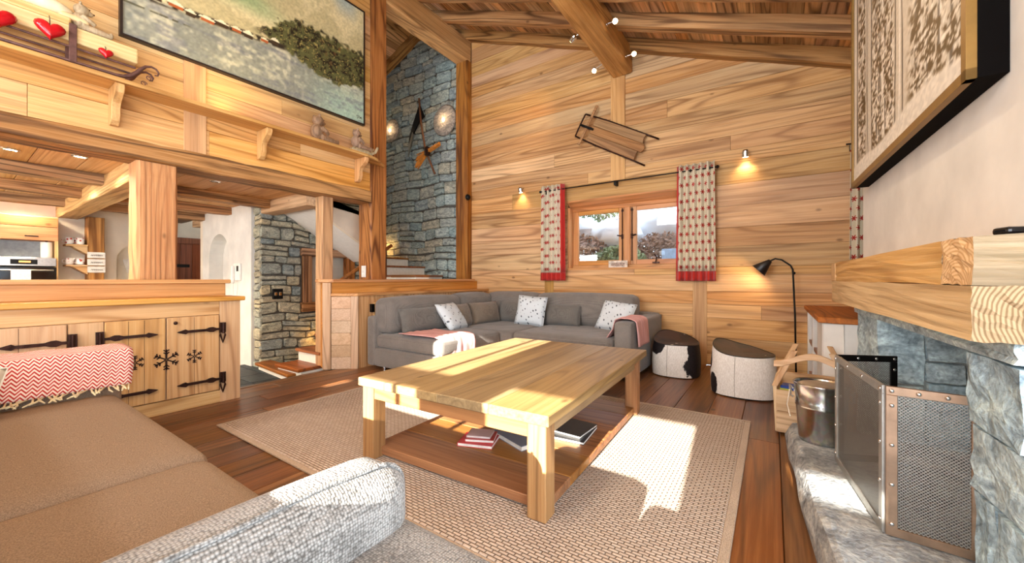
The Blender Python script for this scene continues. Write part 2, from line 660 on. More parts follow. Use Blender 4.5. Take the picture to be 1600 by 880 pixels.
wb = MB()
wb.prism([(XW0 - .2, 0), (OX0, 0), (OX0, zc(OX0) + .1), (XW0 - .2, zc(XW0 - .2) + .1)], 'y', 5.53, 5.78)
wb.prism([(OX1, 0), (XW1 + .2, 0), (XW1 + .2, zc(XW1 + .2) + .1), (OX1, zc(OX1) + .1)], 'y', 5.53, 5.78)
wb.box(OX0, OX1, 5.53, 5.78, 0, OZ0)
wb.prism([(OX0, OZ1), (OX1, OZ1), (OX1, zc(OX1) + .1), (OX0, zc(OX0) + .1)], 'y', 5.53, 5.78)
wallb = wb.build('wall_back', plain('wall_core', '#6b4526', .8), kind='structure', recenter=False)
z = 0.0
rows = []
while z < 5.5:
    h = rg.uniform(.15, .27)
    for s in (OZ0, OZ1):
        if z < s - .001 < z + h + .09:
            h = s - z
    rows.append((z, z + h))
    z += h
for (a, b) in rows:
    xr = min(XW1, (3.62 + .1 - a) / .394)
    spans = [(XW0, xr)]
    if a >= OZ0 - .001 and b <= OZ1 + .001:
        spans = [(XW0, OX0), (OX1, xr)]
    for (p, q) in spans:
        cuts = [p] + [c for c in ([rg.uniform(p + .8, q - .8)] if q - p > 3 and rg.random() < .8 else [])] + [q]
        for k in range(len(cuts) - 1):
            pr = rg.uniform(0, .004)
            x0_, x1_ = cuts[k] + .001, cuts[k + 1] - .001
            # plank cut to the rake of the roof at its right end
            xt = min(x1_, max(x0_ + .02, (3.62 + .12 - b) / .394))
            MB().prism([(x0_, a + .0012), (x1_, a + .0012), (xt if xt < x1_ else x1_, b - .0012), (x0_, b - .0012)], 'y', 5.5 - pr, 5.532).build('plank', W_WALL_X, wallb, bevel=.002)
box('trim_2', W_WALL_Z, -1.96, -1.75, 5.478, 5.5, 2.52, 4.05, bevel=.003, kind='structure')
box('trim_3', W_WALL_Z, -.865, -.70, 5.484, 5.5, 0, 1.25, bevel=.003, kind='structure')
box('trim_4', W_WALL_Z, -3.06, -2.90, 5.484, 5.5, 0, 1.25, bevel=.003, kind='structure')

# window
win = thing('window_1', None, None, (-1.805, 5.62, OZ0), kind='structure')
win['label'] = 'two-sash larch window with snowy garden behind, in the plank wall'
wx = lambda a: a + 1.805
wz = lambda a: a - OZ0
MB().prism([(-.13, wz(2.28)), (.05, wz(2.17)), (.05, wz(2.29)), (-.13, wz(2.30))], 'x', wx(OX0), wx(OX1)).build('reveal_board', W_WIN, win, bevel=.003)
MB().box(wx(OX0), wx(OX1), -.125, .05, -.02, .012).build('sill', W_WIN, win, bevel=.004)
for (a, b) in ((OX0, OX0 + .035), (OX1 - .035, OX1)):
    MB().box(wx(a), wx(b), -.11, .06, 0, wz(2.2)).build('jamb', W_WIN_Z, win, bevel=.003)
MB().box(wx(OX0), wx(OX1), .0, .07, .012, wz(1.305)).build('frame_rail', W_WIN, win, bevel=.004)
MB().box(wx(OX0), wx(OX1), .0, .07, wz(2.145), wz(2.2)).build('frame_rail', W_WIN, win, bevel=.004)
MB().box(wx(-1.80), wx(-1.717), -.01, .06, wz(1.305), wz(2.145)).build('mullion', W_WIN_Z, win, bevel=.006)
GLASS = NT('window_glass')
GLASS.fin('#ffffff', .0, 0, .5)
_tr = GLASS.n('ShaderNodeBsdfTransparent', {0: (1, 1, 1, 1)})
_gl = GLASS.n('ShaderNodeBsdfGlossy', {0: (1, 1, 1, 1), 'Roughness': .02})
_mx = GLASS.n('ShaderNodeMixShader', {0: .05, 1: _tr, 2: _gl})
GLASS.t.links.new(_mx, GLASS.out.inputs[0])
GLASS = GLASS.m
for (a, b) in ((OX0 + .035, -1.80), (-1.717, OX1 - .035)):
    s = MB()
    zl, zh = 1.305, 2.145
    st = .09
    s.box(wx(a), wx(a + st), .005, .055, wz(zl), wz(zh))
    s.box(wx(b - st), wx(b), .005, .055, wz(zl), wz(zh))
    sash = s.build('sash', W_WIN_Z, win, bevel=.006)
    s = MB()
    s.box(wx(a + st), wx(b - st), .007, .053, wz(zl), wz(zl + .07)).box(wx(a + st), wx(b - st), .007, .053, wz(zh - .06), wz(zh))
    s.build('sash_rail', W_WIN, sash, bevel=.005)
    MB().box(wx(a + st), wx(b - st), .026, .032, wz(zl + .07), wz(zh - .06)).build('pane', GLASS, sash)
for xx in (-1.83, -1.69):   # espagnolette bolts
    bz = MB()
    bz.tube([(wx(xx), -.012, wz(1.36)), (wx(xx), -.012, wz(2.13))], .008, 6)
    bz.tube([(wx(xx), -.02, wz(1.72)), (wx(xx + (-.07 if xx < -1.75 else .07)), -.04, wz(1.735))], .01, 6)
    bz.box(wx(xx) - .015, wx(xx) + .015, -.016, .0, wz(2.08), wz(2.11)).box(wx(xx) - .015, wx(xx) + .015, -.016, .0, wz(1.68), wz(1.75))
    bz.build('window_bolt', IRON, win)
stay = MB()
stay.tube([(wx(-1.36), -.02, wz(1.32)), (wx(-1.34), -.035, wz(1.40)), (wx(-1.37), -.03, wz(1.44))], .009, 6)
stay.box(wx(-1.40), wx(-1.31), -.03, 0, wz(1.315), wz(1.335))
stay.build('window_stay', IRON, win)

# outside: snowy garden seen through the panes
SNOW = plain('snow', '#eef4fb', .7, var=.02, scale=3, bump=.2)
ground = MB().grid(lambda u, v: (-9 + 14 * u, 6.0 + 9 * v, .55 + 1.15 * min(1, v * 2.2) + .12 * math.sin(u * 23) * math.sin(v * 9 + 1)), 40, 24)
ground.build('snow_bank', SNOW, smooth=True, kind='structure', label='sunlit snow bank outside the window')
LEAF = plain('hedge_leaf', '#66784e', .6, var=.35, scale=6)
LEAF2 = plain('winter_hedge_leaf', '#86695a', .7, var=.35, scale=6)


def bush(name, c, r, mat, label, n=5000, seed=1):
    rr = random.Random(seed)
    m = MB()
    for _ in range(n):
        d = Vector((rr.gauss(0, 1), rr.gauss(0, 1), rr.gauss(0, 1))).normalized() * rr.uniform(.55, 1.0)
        p = Vector((c[0] + d.x * r[0], c[1] + d.y * r[1], c[2] + d.z * r[2]))
        a = Vector((rr.gauss(0, 1), rr.gauss(0, 1), rr.gauss(0, 1))).normalized()
        b = a.orthogonal().normalized()
        s = rr.uniform(.028, .06)
        m.add([p - a * s, p + b * s * .45, p + a * s, p - b * s * .45], [(0, 1, 2, 3)])
    t = thing(name, label, 'bush', (c[0], c[1], c[2] - r[2]), group='bushes outside the window')
    o = m.build('foliage', mat, None, recenter=False)
    o.parent = t
    o.matrix_parent_inverse = Matrix.Translation(t.location).inverted()
    st_ = MB().tube([(0, 0, 0), (.02, 0, r[2] * .6), (0, .03, r[2] * .9)], [.03, .02, .01], 7).build('stem', IRON, t)
    return t


bush('garden_bush', (-3.45, 7.6, 1.38), (.85, .4, .68), LEAF2, 'brown bare hedge bush low behind the left pane', seed=1)
bush('garden_bush', (-2.45, 7.3, 1.25), (.6, .4, .5), LEAF, 'green bush low beside the middle of the window', seed=2)
bush('garden_bush', (-1.85, 8.0, 1.42), (.75, .4, .6), LEAF2, 'brown bush low behind the window mullion', seed=4)
bush('garden_bush', (-.75, 7.3, 1.75), (.65, .4, .62), LEAF, 'dense green bush behind the right edge of the right pane', seed=3)
bush('garden_bush', (-4.6, 9.6, 2.6), (1.5, .4, .85), LEAF, 'pale green hedge above the snow behind the left pane', n=5000, seed=5)
for i, (px_, py_, pz_, rx_, rz_, lb) in enumerate(((-3.7, 8.0, 2.1, .75, .34, 'lumpy snow cap on the hedge behind the left pane'),
                                               (-2.75, 7.9, 2.0, .55, .33, 'rounded snow cap hanging over the hedge beside the mullion'),
                                               (-1.6, 8.5, 2.25, 1.1, .5, 'broad bright snow cap behind the right pane'))):
    mm = MB().ball((px_, py_, pz_), (rx_, .4, rz_), 18, 12)
    o = mm.build('snow_cap', SNOW, smooth=True, label=lb, cat='snow', group='snow caps on the hedge')
    jitter(o, .045, i)
box('garden_sign', plain('pale_blue_board', '#8fb4d8', .6), -1.62, -1.28, 7.1, 7.13, 1.35, 1.62, label='pale blue board standing in the snow behind the right pane', cat='board')

# ------------------------------------------------------------------ left (painting) wall above the beam
wl = MB().box(XW0 - .25, XW0 - .03, YR, 3.34, 2.30, 5.55).build('wall_left', plain('wall_core2', '#7a5028', .8), kind='structure', recenter=False)
z = 2.30
while z < 5.5:
    h = rg.uniform(.16, .27)
    cuts = [YR, rg.uniform(-1.2, .8), rg.uniform(1.3, 2.9), 3.338] if rg.random() < .6 else [YR, rg.uniform(.2, 2.6), 3.338]
    for k in range(len(cuts) - 1):
        MB().box(XW0 - .03, XW0 + rg.uniform(-.003, .0015), cuts[k] + .001, cuts[k + 1] - .001, z + .0012, min(z + h, 5.55) - .0012).build('plank', W_LEFT_Y, wl, bevel=.002)
    z += h
box('trim_5', wood('panel_stile_z', 'z', '#d8a868', '#c48c4c', '#946030', var=.05), XW0, XW0 + .012, 1.30, 1.475, 2.31, 3.19, bevel=.003, kind='structure')
beam('wall_beam', W_BEAM_Y, -4.87, -4.575, YR, 3.338, 2.14, 2.305, 'y', 30, .007, 4, label='long hewn beam under the painting wall', cat='beam')
beam('timber_post', W_BEAM_Z, -4.88, -4.6, 3.345, 3.62, 1.09, 5.40, 'z', 16, .004, 5, label='tall dark post beside the right end of the painting', cat='post')
beam('timber_post', W_BEAM_Z, -4.88, -4.6, 5.38, 5.528, 1.09, 5.07, 'z', 16, .004, 6, label='tall dark post in the corner where stone and plank walls meet', cat='post')
beam('timber_post', W_POST_PALE, -4.88, -4.6, .98, 1.26, 1.09, 2.14, 'z', 8, .004, 7, label='broad cracked post standing on the kitchen counter ledge', cat='post')
beam('newel_post', W_POST_PALE, -4.86, -4.70, 2.71, 2.86, 0.0, 2.14, 'z', 10, .003, 8, label='slim newel post at the foot of the stairs', cat='post')

# ------------------------------------------------------------------ roof
RX = -5.9
ZL = zc(RX)


def zcl(x):
    return ZL - .394 * (RX - x)


cm = MB()
cm.prism([(RX, zc(RX) + .03), (XW1 + .2, zc(XW1 + .2) + .03), (XW1 + .2, zc(XW1 + .2) + .12), (RX, zc(RX) + .12)], 'y', YR - .2, 5.8)
cm.prism([(RX, ZL + .03), (RX, ZL + .12), (-9.5, zcl(-9.5) + .12), (-9.5, zcl(-9.5) + .03)], 'y', YR - .2, 5.8)
ceil = cm.build('ceiling', plain('roof_core', '#4a2e18', .8), kind='structure', recenter=False)
x = RX
while x < XW1 + .1:
    wd = rg.uniform(.12, .2)
    for (a, b) in ((YR, rg.uniform(2.8, 3.6)), (None, 5.52)):
        if a is None:
            a = ye
        ye = b
        up = rg.uniform(0, .006)
        MB().prism([(x + .002, zc(x + .002) + up), (x + wd - .002, zc(x + wd - .002) + up), (x + wd - .002, zc(x + wd) + .032), (x + .002, zc(x) + .032)], 'y', a + .002, b - .002).build('roof_board', W_ROOF, ceil, fix=True)
    x += wd
x = RX
while x > -7.6:
    wd = rg.uniform(.13, .2)
    MB().prism([(x - wd + .002, zcl(x - wd)), (x - .002, zcl(x)), (x - .002, zcl(x) + .03), (x - wd + .002, zcl(x - wd) + .03)], 'y', 2.0, 5.52).build('roof_board', W_ROOF, ceil, fix=True)
    x -= wd


def rafter(y0, y1, seed, xa=RX, xb=XW1 + .1, left=False):
    r = random.Random(seed)
    n = 22
    L = math.hypot(xb - xa, .394 * (xb - xa))
    vs = []
    fs = []
    for i in range(n + 1):
        x = L * i / n
        j = [r.uniform(-.006, .006) for _ in range(4)]
        vs += [(x, y0 + j[0], -.16 + j[1]), (x, y1 + j[2], -.16 + j[3]), (x, y1, -.002), (x, y0 + j[0], -.002)]
    for i in range(n):
        for k in range(4):
            fs.append((i * 4 + k, i * 4 + (k + 1) % 4, i * 4 + 4 + (k + 1) % 4, i * 4 + 4 + k))
    fs += [(3, 2, 1, 0), tuple(n * 4 + k for k in range(4))]
    o = MB().add(vs, fs).build('rafter', W_BEAM_X, ceil, fix=True)
    o.location = (xa, 0, zcl(xa) if left else zc(xa))
    o.rotation_euler = (0, -math.atan(.394) if left else math.atan(.394), 0)


for i, y in enumerate((5.37, 4.76, 4.14, 3.52, 2.9, 2.28, 1.0)):
    rafter(y, y + .13 if i else 5.498, 20 + i)
rafter(5.37, 5.498, 40, -7.6, RX, True)
beam('roof_purlin', W_PURLIN, -1.93, -1.65, YR, 5.46, 4.0, 4.36, 'y', 30, .008, 9, label='heavy roof purlin carrying four spotlights, above the wall sled', cat='beam')
beam('roof_purlin', W_PURLIN, -4.88, -4.61, YR, 5.49, 5.07, 5.47, 'y', 30, .008, 10, label='heavy roof purlin resting on the two tall posts at left', cat='beam')

# ------------------------------------------------------------------ right wall, rear wall (behind the camera) with their glazing
rw = MB()
rw.box(XW1, XW1 + .2, 1.3, YB + .1, 0, 3.2).box(XW1, XW1 + .2, YR, 1.3, 2.4, 3.2)
rw.build('wall_right', PLASTER, kind='structure', recenter=False)
g = thing('window_2_added', None, None, (XW1 + .1, -.95, 0), kind='structure')  # unseen glazing added so that daylight comes in from the right
for yy in (-2.2, -.74, .72, 2.18):
    MB().box(-.05, .05, yy - .05, yy + .05, .05, 2.4).build('stile', W_WIN_Z, g, bevel=.005)
MB().box(-.05, .05, -2.25, 2.25, 0, .1).build('rail', W_WIN, g, bevel=.005)
MB().box(-.004, .004, -2.2, 2.2, .1, 2.4).build('pane', GLASS, g)
LW0, LW1, RW0, RW1 = -2.45, -1.2, -.76, .08
re_ = MB()
re_.box(-9.4, -3.38, YR - .2, YR, -.3, 6.3).box(-3.2, LW0, YR - .2, YR, -.3, 5.9).box(-3.38, -3.2, YR - .2, YR, -.3, 1.95).box(-3.38, -3.2, YR - .2, YR, 2.12, 5.9).box(LW1, RW0, YR - .2, YR, -.1, 4.6).box(RW1, .58, YR - .2, YR, -.1, 4.2).box(.80, XW1 + .2, YR - .2, YR, -.1, 4.2).box(.58, .80, YR - .2, YR, -.1, 2.06).box(.58, .80, YR - .2, YR, 2.23, 4.2)
re_.box(LW0, LW1, YR - .2, YR, 2.93, 5.2).box(LW0, LW1, YR - .2, YR, -.1, .3)
re_.box(RW0, RW1, YR - .2, YR, 2.36, 4.6).box(RW0, RW1, YR - .2, YR, -.1, .3)
re_.build('wall_rear', PLASTER, kind='structure', recenter=False)
g = thing('window_3', None, None, ((LW0 + LW1) / 2, YR - .1, .3), kind='structure')
MB().box(-.625, .625, -.04, .04, 1.93, 2.02).build('transom', W_WIN, g, bevel=.005)
MB().box(.43, .47, -.03, .03, 0, 2.63).build('mullion', W_WIN_Z, g, bevel=.004)
MB().box(-.625, .625, -.003, .003, 0, 2.63).build('pane', GLASS, g)
g = thing('window_4', None, None, ((RW0 + RW1) / 2, YR - .1, .3), kind='structure')
MB().box(-.42, .42, -.03, .03, 2.03, 2.06).build('frame', W_WIN, g, bevel=.005)
MB().box(-.42, .42, -.003, .003, 0, 2.06).build('pane', GLASS, g)


# ------------------------------------------------------------------ stair well: rubble stone walls
SW = MB().box(-7.3, -4.62, 5.54, 5.75, -.3, 6.2).build('wall_stair_stone', MORTAR, kind='structure', recenter=False)
masonry(SW, STONE_STAIR, lambda u, v, d: (u, 5.54 - d, v), -7.06, -4.84, .9, 5.95, .33, .185, seed=5, depth=.05,
        clip=lambda u, v: v < (zcl(u) if u < RX else zc(u)) - .12)
SW2 = MB().box(-7.3, -7.06, 3.7, 5.54, -.3, 5.8).build('wall_stair_side', MORTAR, kind='structure', recenter=False)
masonry(SW2, STONE_STAIR, lambda u, v, d: (-7.06 + d, u, v), 4.5, 5.5, 1.0, 5.35, .33, .2, seed=8, depth=.05)

# hall stone pier with a timber-framed opening
SX = -6.09
hs = MB().box(SX - .22, SX - .02, 2.6, 3.19, -.2, 2.3).box(SX - .22, SX - .02, 3.19, 4.08, -.2, .586).box(SX - .22, SX - .02, 3.19, 4.08, 1.58, 2.3).box(SX - .22, SX - .02, 4.08, 4.4, -.2, 2.3)
hs = hs.build('wall_hall_stone', MORTAR, kind='structure', recenter=False)
masonry(hs, STONE_HALL, lambda u, v, d: (SX - .02 + d, u, v), 2.58, 4.35, -.2, 2.27, .27, .135, holes=((3.17, 4.10, .57, 1.60),), seed=12, depth=.045)
masonry(hs, STONE_HALL, lambda u, v, d: (u, 2.6 - d, v), -6.27, -6.075, -.2, 2.27, .22, .15, seed=13, depth=.03)
tf = thing('window_5', None, None, (SX, 3.635, .586), kind='structure')
tf['label'] = 'timber-framed opening in the hall stone wall'
for (y0, y1, z0, z1) in ((-.445, -.31, .14, .87), (.31, .445, .14, .87)):
    MB().box(-.1, .045, y0, y1, z0, z1).build('jamb', W_BEAM_Z, tf, bevel=.008)
for (z0, z1) in ((0, .14), (.87, .99)):
    MB().box(-.1, .05, -.47, .47, z0, z1).build('lintel', W_BEAM_Y, tf, bevel=.008)
MB().box(-.35, -.3, -.5, .5, -.1, 1.1).build('recess_panel', PLASTER_W, tf)

# flights of stairs
RISER = plain('riser_cream', '#efe9da', .7, var=.03)
st = thing('staircase', 'wooden stairs with white risers climbing behind the half wall to the stone stairwell', 'stairs', (-5.0, 2.5, -.17))
for k in range(8):
    zt = .17 + k * .166
    y0 = -.04 + k * .262
    MB().box(-.33, .24, y0 + .02, y0 + .30, max(0, zt - .17), zt - .04).build('riser', RISER, st)
    MB().box(-.34, .25, y0 - .02, y0 + .30, zt - .04, zt).build('tread', W_TREAD, st, bevel=.006)
MB().prism([(-1.0, -.02), (.12, -.12), (.12, .16), (-1.0, .2)], 'z', .06, .10).build('starting_step', W_TREAD, st, bevel=.01)
MB().prism([(-.97, .02), (.1, -.08), (.1, .16), (-.97, .18)], 'z', 0, .06).build('starting_riser', RISER, st)
for k, (xr, zt) in enumerate(((-5.29, 1.165), (-5.78, 1.34), (-6.27, 1.525))):
    lx, lz = xr + 5.0, zt + .17
    MB().box(-2.02, lx - .03, 2.0 + k * .05, 2.98, lz - .175, lz - .035).build('riser', RISER, st)
    MB().box(-2.02, lx, 1.97 + k * .05, 2.98, lz - .035, lz).build('tread', W_TREAD, st, bevel=.006)
# upper flight: white soffit and plaster flank
zs = lambda y: 2.097 - .6 * (y - 2.87)
sf = MB().prism([(2.2, zs(2.2)), (4.05, zs(4.05)), (4.05, zs(4.05) + .12), (2.2, zs(2.2) + .12)], 'x', SX + .0, -5.30)
sf.build('stair_soffit', WHITE, label='white sloping underside of the upper stair flight', cat='stair soffit')
MB().prism([(2.2, zs(2.2)), (4.05, zs(4.05)), (4.05, zs(4.05) + .62), (2.85, 2.26), (2.2, 2.26)], 'x', -5.30, -5.24).build('stair_parapet', PLASTER_W, label='cream plaster flank of the upper stair flight', cat='parapet', fix=True)
hr = thing('handrail', 'round wooden handrail rising beside the newel post', 'handrail', (-5.1, 2.9, .7))
MB().tube([(.12, .0, .22), (.12, .55, .57), (.12, 1.1, .92)], .028, 10).build('rail', W_TREAD, hr, smooth=True)
for q in (.08, 1.0):
    MB().tube([(.12, q, .0 + q * .62 - .2), (.12, q, .26 + q * .62)], .012, 8).build('baluster', BLACK, hr)

# scythe, straw broom and stone-disc lamps on the stair wall
sc = thing('scythe', 'old scythe with dark curved blade hung on the stone stair wall', 'scythe', (-5.68, 5.42, 3.1))
MB().tube([(-.22, 0, 1.62), (-.14, -.02, 1.1), (-.02, -.02, .55), (.22, 0, .04)], .02, 8).build('handle', wood('scythe_handle', 'z', '#a3703f', '#7c4c28', '#4c2a12'), sc, smooth=True)
MB().prism([(-.20, 1.50), (-.06, 1.22), (-.22, 1.14), (-.40, .9), (-.52, .55), (-.50, .9), (-.36, 1.2)], 'y', -.012, .012).build('blade', BLACK, sc, fix=True)
MB().prism([(-.40, .98), (-.36, .92), (-.53, .5), (-.51, .72)], 'y', -.018, .016).build('blade_edge', STEEL, sc, fix=True)
bb = thing('straw_bundle', 'orange straw bundle tied across the scythe handle', 'straw', (-5.62, 5.36, 3.56))
for k in range(26):
    a = rg.uniform(-.09, .09)
    MB().tube([(.34, rg.uniform(-.03, .03), .12 + a * .3), (0, rg.uniform(-.03, .03), .02 + a * .4), (-.28, rg.uniform(-.05, .05), -.12 + a * 1.6)], .012, 5).build('straw', plain('straw', '#d98a32', .8, var=.2) if k == 0 else bpy.data.materials['straw'], bb)
MB().tube([(.02, 0, -.05), (.02, 0, .1)], .06, 8).build('binding', IRON, bb)
BULB = emit('warm_bulb', '#ffd79a', 25)


def disc_lamp(x, z, r, label, y=5.44):
    t = thing('disc_sconce', label, 'lamp', (x, y, z), group='stone disc sconces on the stair wall')
    MB().lathe([(.0, -.03), (r * .9, -.028), (r, 0), (r * .9, .02), (0, .02)], 24, axis='y').build('disc', stone('disc_stone' + label[:4], ['#a8988a', '#b3a496']), t, smooth=True)
    MB().lathe([(0, -.045), (.03, -.045), (.03, -.025), (0, -.025)], 12, axis='y').build('bulb', BULB, t)
    light('sconce_light', 'POINT', (x, y - .16, z), 3.5, WARM, shadow_soft_size=.04)


def step_light(loc, nrm, energy, label):
    t = thing('step_light', label, 'light', loc)
    n_ = Vector(nrm)
    MB().box(-.03, .03, -.03, .03, -.03, .03).build('housing', IRON, t, bevel=.006)
    MB().ball(tuple(n_ * .03), .022, 8, 6).build('bulb', emit('amber_bulb_' + label[:5], '#ffb45a', 8), t)
    light('step_light_lamp', 'POINT', tuple(Vector(loc) + n_ * .12), energy, (1.0, .50, .14), shadow_soft_size=.04)


step_light((SX + .06, 3.40, .16), (1, 0, 0), 4, 'amber step light low on the hall stone wall behind the newel post')
step_light((-6.995, 5.46, 1.75), (.6, -.8, 0), 5, 'small amber light low in the stone stairwell corner')
disc_lamp(-6.78, 4.26, .25, 'grey oval stone disc sconce at the far left of the stair wall')
disc_lamp(-5.22, 4.13, .30, 'pinkish stone disc sconce beside the corner post')

# ------------------------------------------------------------------ hall: plaster wall with niche, door at the corridor end
def arch_wall(name, mat, P, u0, u1, v0, v1, cu, hw, sill, spring, depth, n=14):
    m = MB()

    def quad(a, b, c, d, w=0.0):
        m.add([P(*a, w), P(*b, w), P(*c, w), P(*d, w)], [(0, 1, 2, 3)])
    quad((u0, v0), (cu - hw, v0), (cu - hw, v1), (u0, v1))
    quad((cu + hw, v0), (u1, v0), (u1, v1), (cu + hw, v1))
    quad((cu - hw, v0), (cu + hw, v0), (cu + hw, sill), (cu - hw, sill))
    arc = [(cu - hw * math.cos(math.pi * i / n), spring + hw * math.sin(math.pi * i / n)) for i in range(n + 1)]
    for i in range(n):
        quad(arc[i], arc[i + 1], (arc[i + 1][0], v1), (arc[i][0], v1))
    ring = [(cu - hw, sill)] + arc + [(cu + hw, sill)]
    k = len(ring)
    for i in range(k):
        a, b = ring[i], ring[(i + 1) % k]
        m.add([P(*a, 0), P(*b, 0), P(*b, depth), P(*a, depth)], [(0, 1, 2, 3)])
    m.add([P(*p, depth) for p in ring], [tuple(range(k))])
    # back of the wall, so that it has thickness
    m.add([P(u0, v0, depth + .05), P(u1, v0, depth + .05), P(u1, v1, depth + .05), P(u0, v1, depth + .05)], [(0, 1, 2, 3)])
    m.add([P(u0, v0, 0), P(u0, v1, 0), P(u0, v1, depth + .05), P(u0, v0, depth + .05)], [(0, 1, 2, 3)])
    m.add([P(u1, v0, 0), P(u1, v1, 0), P(u1, v1, depth + .05), P(u1, v0, depth + .05)], [(0, 1, 2, 3)])
    return m.build(name, mat, kind='structure', recenter=False)


arch_wall('wall_hall', PLASTER, lambda u, v, d: (u, 2.55 + d, v), -8.1, -6.27, -.2, 2.3, -7.42, .40, .7, 1.42, .2)
arch_wall('wall_kitchen', PLASTER_W, lambda u, v, d: (-8.75 - d, u, v), YR, 2.25, -.2, 2.3, 1.84, .22, .9, 1.42, .16)
cw = MB().box(-10.2, -10.0, 1.8, 3.9, -.2, 2.3).box(-10.0, -8.8, 2.15, 2.25, -.2, 2.3).box(-10.0, -8.0, 3.75, 3.9, -.2, 2.3).box(-8.2, -8.1, 2.55, 3.8, -.2, 2.3)
cw.build('wall_corridor', PLASTER_W, kind='structure', recenter=False)
dr = thing('door_1', None, None, (-9.97, 2.95, -.17), kind='structure')
dr['label'] = 'dark brown plank door at the end of the corridor'
DOORW = wood('corridor_door', 'z', '#a5562a', '#7c3a1a', '#45200e', rough=.4)
for k in range(4):
    MB().box(0, .05, -.4 + k * .2, -.203 + k * .2, 0, 1.98).build('plank', DOORW, dr, bevel=.004)
MB().box(0, .07, -.5, -.4, 0, 2.1).box(0, .07, .4, .5, 0, 2.1).box(0, .07, -.5, .5, 1.98, 2.1).build('door_frame', DOORW, dr, bevel=.004)
MB().box(.05, .065, -.38, -.05, 1.5, 1.56).build('hinge_strap', BLACK, dr)
ph = thing('intercom', 'white wall intercom handset on the plaster by the hall stone', 'intercom', (-6.66, 2.535, 1.05))
MB().box(-.13, .08, -.02, .015, .02, .28).build('body', WHITE, ph, bevel=.008)
MB().box(-.11, -.06, -.06, -.02, -.02, .24).build('handset', WHITE, ph, bevel=.012, seg=2)
MB().box(.0, .055, -.026, -.02, .16, .24).build('screen', BLACK, ph)
MB().tube([(-.085, -.04, -.02), (-.05, -.05, -.25), (.02, -.04, -.28), (.03, -.02, .0)], .008, 6).build('cord', WHITE, ph)
sw = thing('switch_plate', 'black double switch on the hall stone wall', 'switch', (SX + .04, 2.81, .80))
MB().box(-.02, .014, -.07, .07, 0, .15).build('plate', BLACK, sw, bevel=.005)
for q in (-.03, .03):
    MB().box(.014, .022, q - .018, q + .018, .05, .10).build('rocker', CHROME, sw, bevel=.003)
sw = thing('switch_plate', 'white light switch on the tall post by the stairs', 'switch', (-4.74, 3.338, 1.12))
MB().box(-.045, .045, -.012, .004, 0, .16).build('plate', WHITE, sw, bevel=.004)
for q in range(3):
    MB().box(-.032, .032, -.018, -.012, .012 + q * .048, .05 + q * .048).build('rocker', PLASTER, sw, bevel=.002)

# ------------------------------------------------------------------ kitchen ceiling, joists, downlights
kc = MB().box(-10.2, -4.63, YR, 2.8, 2.225, 2.34).build('ceiling_kitchen', plain('ceil_core', '#6d4826'), kind='structure', recenter=False)
kc.data.transform(Matrix.Identity(4))
y = YR
while y < 2.62:
    wd = rg.uniform(.26, .4)
    xs = [-8.75, rg.uniform(-7.8, -6.2), -4.87]
    for k in range(2):
        MB().box(xs[k] + .002, xs[k + 1] - .002, y + .002, min(y + wd, 2.62) - .002, 2.195 + rg.uniform(0, .003), 2.225).build('board', W_CEIL_X, kc, bevel=.003)
    y += wd
for i, x in enumerate((-5.81, -6.93, -8.0)):
    beam('joist', W_BEAM_Y, x - .15, x, YR, .985, 2.085, 2.196, 'y', 12, .006, 50 + i, parent=kc)
    beam('joist', W_BEAM_Y, x - .15, x, 1.21, 2.6, 2.085, 2.196, 'y', 6, .006, 60 + i, parent=kc)
KB = wood('pale_beam_x', 'x', '#dcb585', '#c2935f', '#83592f', var=.05, bump=.7, contrast=1.2)
beam('kitchen_beam', KB, -8.75, -4.87, .985, 1.21, 2.0, 2.196, 'x', 16, .004, 70, label='pale hewn cross beam running from the counter post into the kitchen', cat='beam')
beam('kitchen_beam', KB, -8.75, -4.87, 2.6, 2.80, 2.03, 2.196, 'x', 16, .004, 71, label='pale hewn cross beam at the edge of the hall ceiling', cat='beam')
k = 0
for (x, y, lb) in ((-5.35, .35, 'nearest recessed downlight left of the counter post'), (-5.15, .72, 'recessed downlight just behind the long wall beam'), (-6.35, .72, 'recessed downlight between first and second joists'),
                   (-7.45, .52, 'small recessed downlight between second and third joists'), (-8.35, .65, 'farthest recessed downlight near the oven wall'), (-5.2, 1.75, 'dark recessed downlight right of the counter post')):
    t = thing('downlight', lb, 'ceiling light', (x, y, 2.19), group='recessed kitchen downlights')
    MB().lathe([(.055, .008), (.055, 0), (.042, -.004), (.038, .004)], 16).build('ring', CHROME, t)
    MB().lathe([(.037, .003), (.037, .001), (0, .001)], 14).build('lens', BULB if k < 5 else STEEL, t)
    if k < 5:
        light('downlight_lamp', 'SPOT', (x, y, 2.17), 75, (1, .85, .65), (0, 0, -1), spot_size=2.7, spot_blend=.6, shadow_soft_size=.05)
    k += 1

# oven tower, post with plaques, mug shelves
ov = thing('oven_cabinet', 'tall kitchen cabinet with built-in steel oven', 'cabinet', (-8.72, .45, -.17))
MB().box(0, .30, -.6, .52, 0, 1.14).build('body', W_CAB_Y, ov, bevel=.004)
MB().box(0, .30, -.6, -.05, 1.14, 2.13).build('side_body', W_CAB_Y, ov, bevel=.004)
MB().box(0, .30, .49, .52, 1.14, 1.8).build('side_panel', W_CAB_Z, ov)
LARCH = wood('upper_door', 'y', '#d99a58', '#c07c38', '#8a5018', var=.05)
for (a, b) in ((1.80, 1.985), (1.99, 2.13)):
    MB().box(0, .31, -.05, .52, a, b).build('upper_door', LARCH, ov, bevel=.004)
MB().box(.31, .325, .22, .34, 1.845, 1.86).build('handle', BLACK, ov)
MB().box(0, .03, -.05, .49, 1.56, 1.8).build('niche_back', plain('grey_glass', '#9aa0a2', .3), ov)
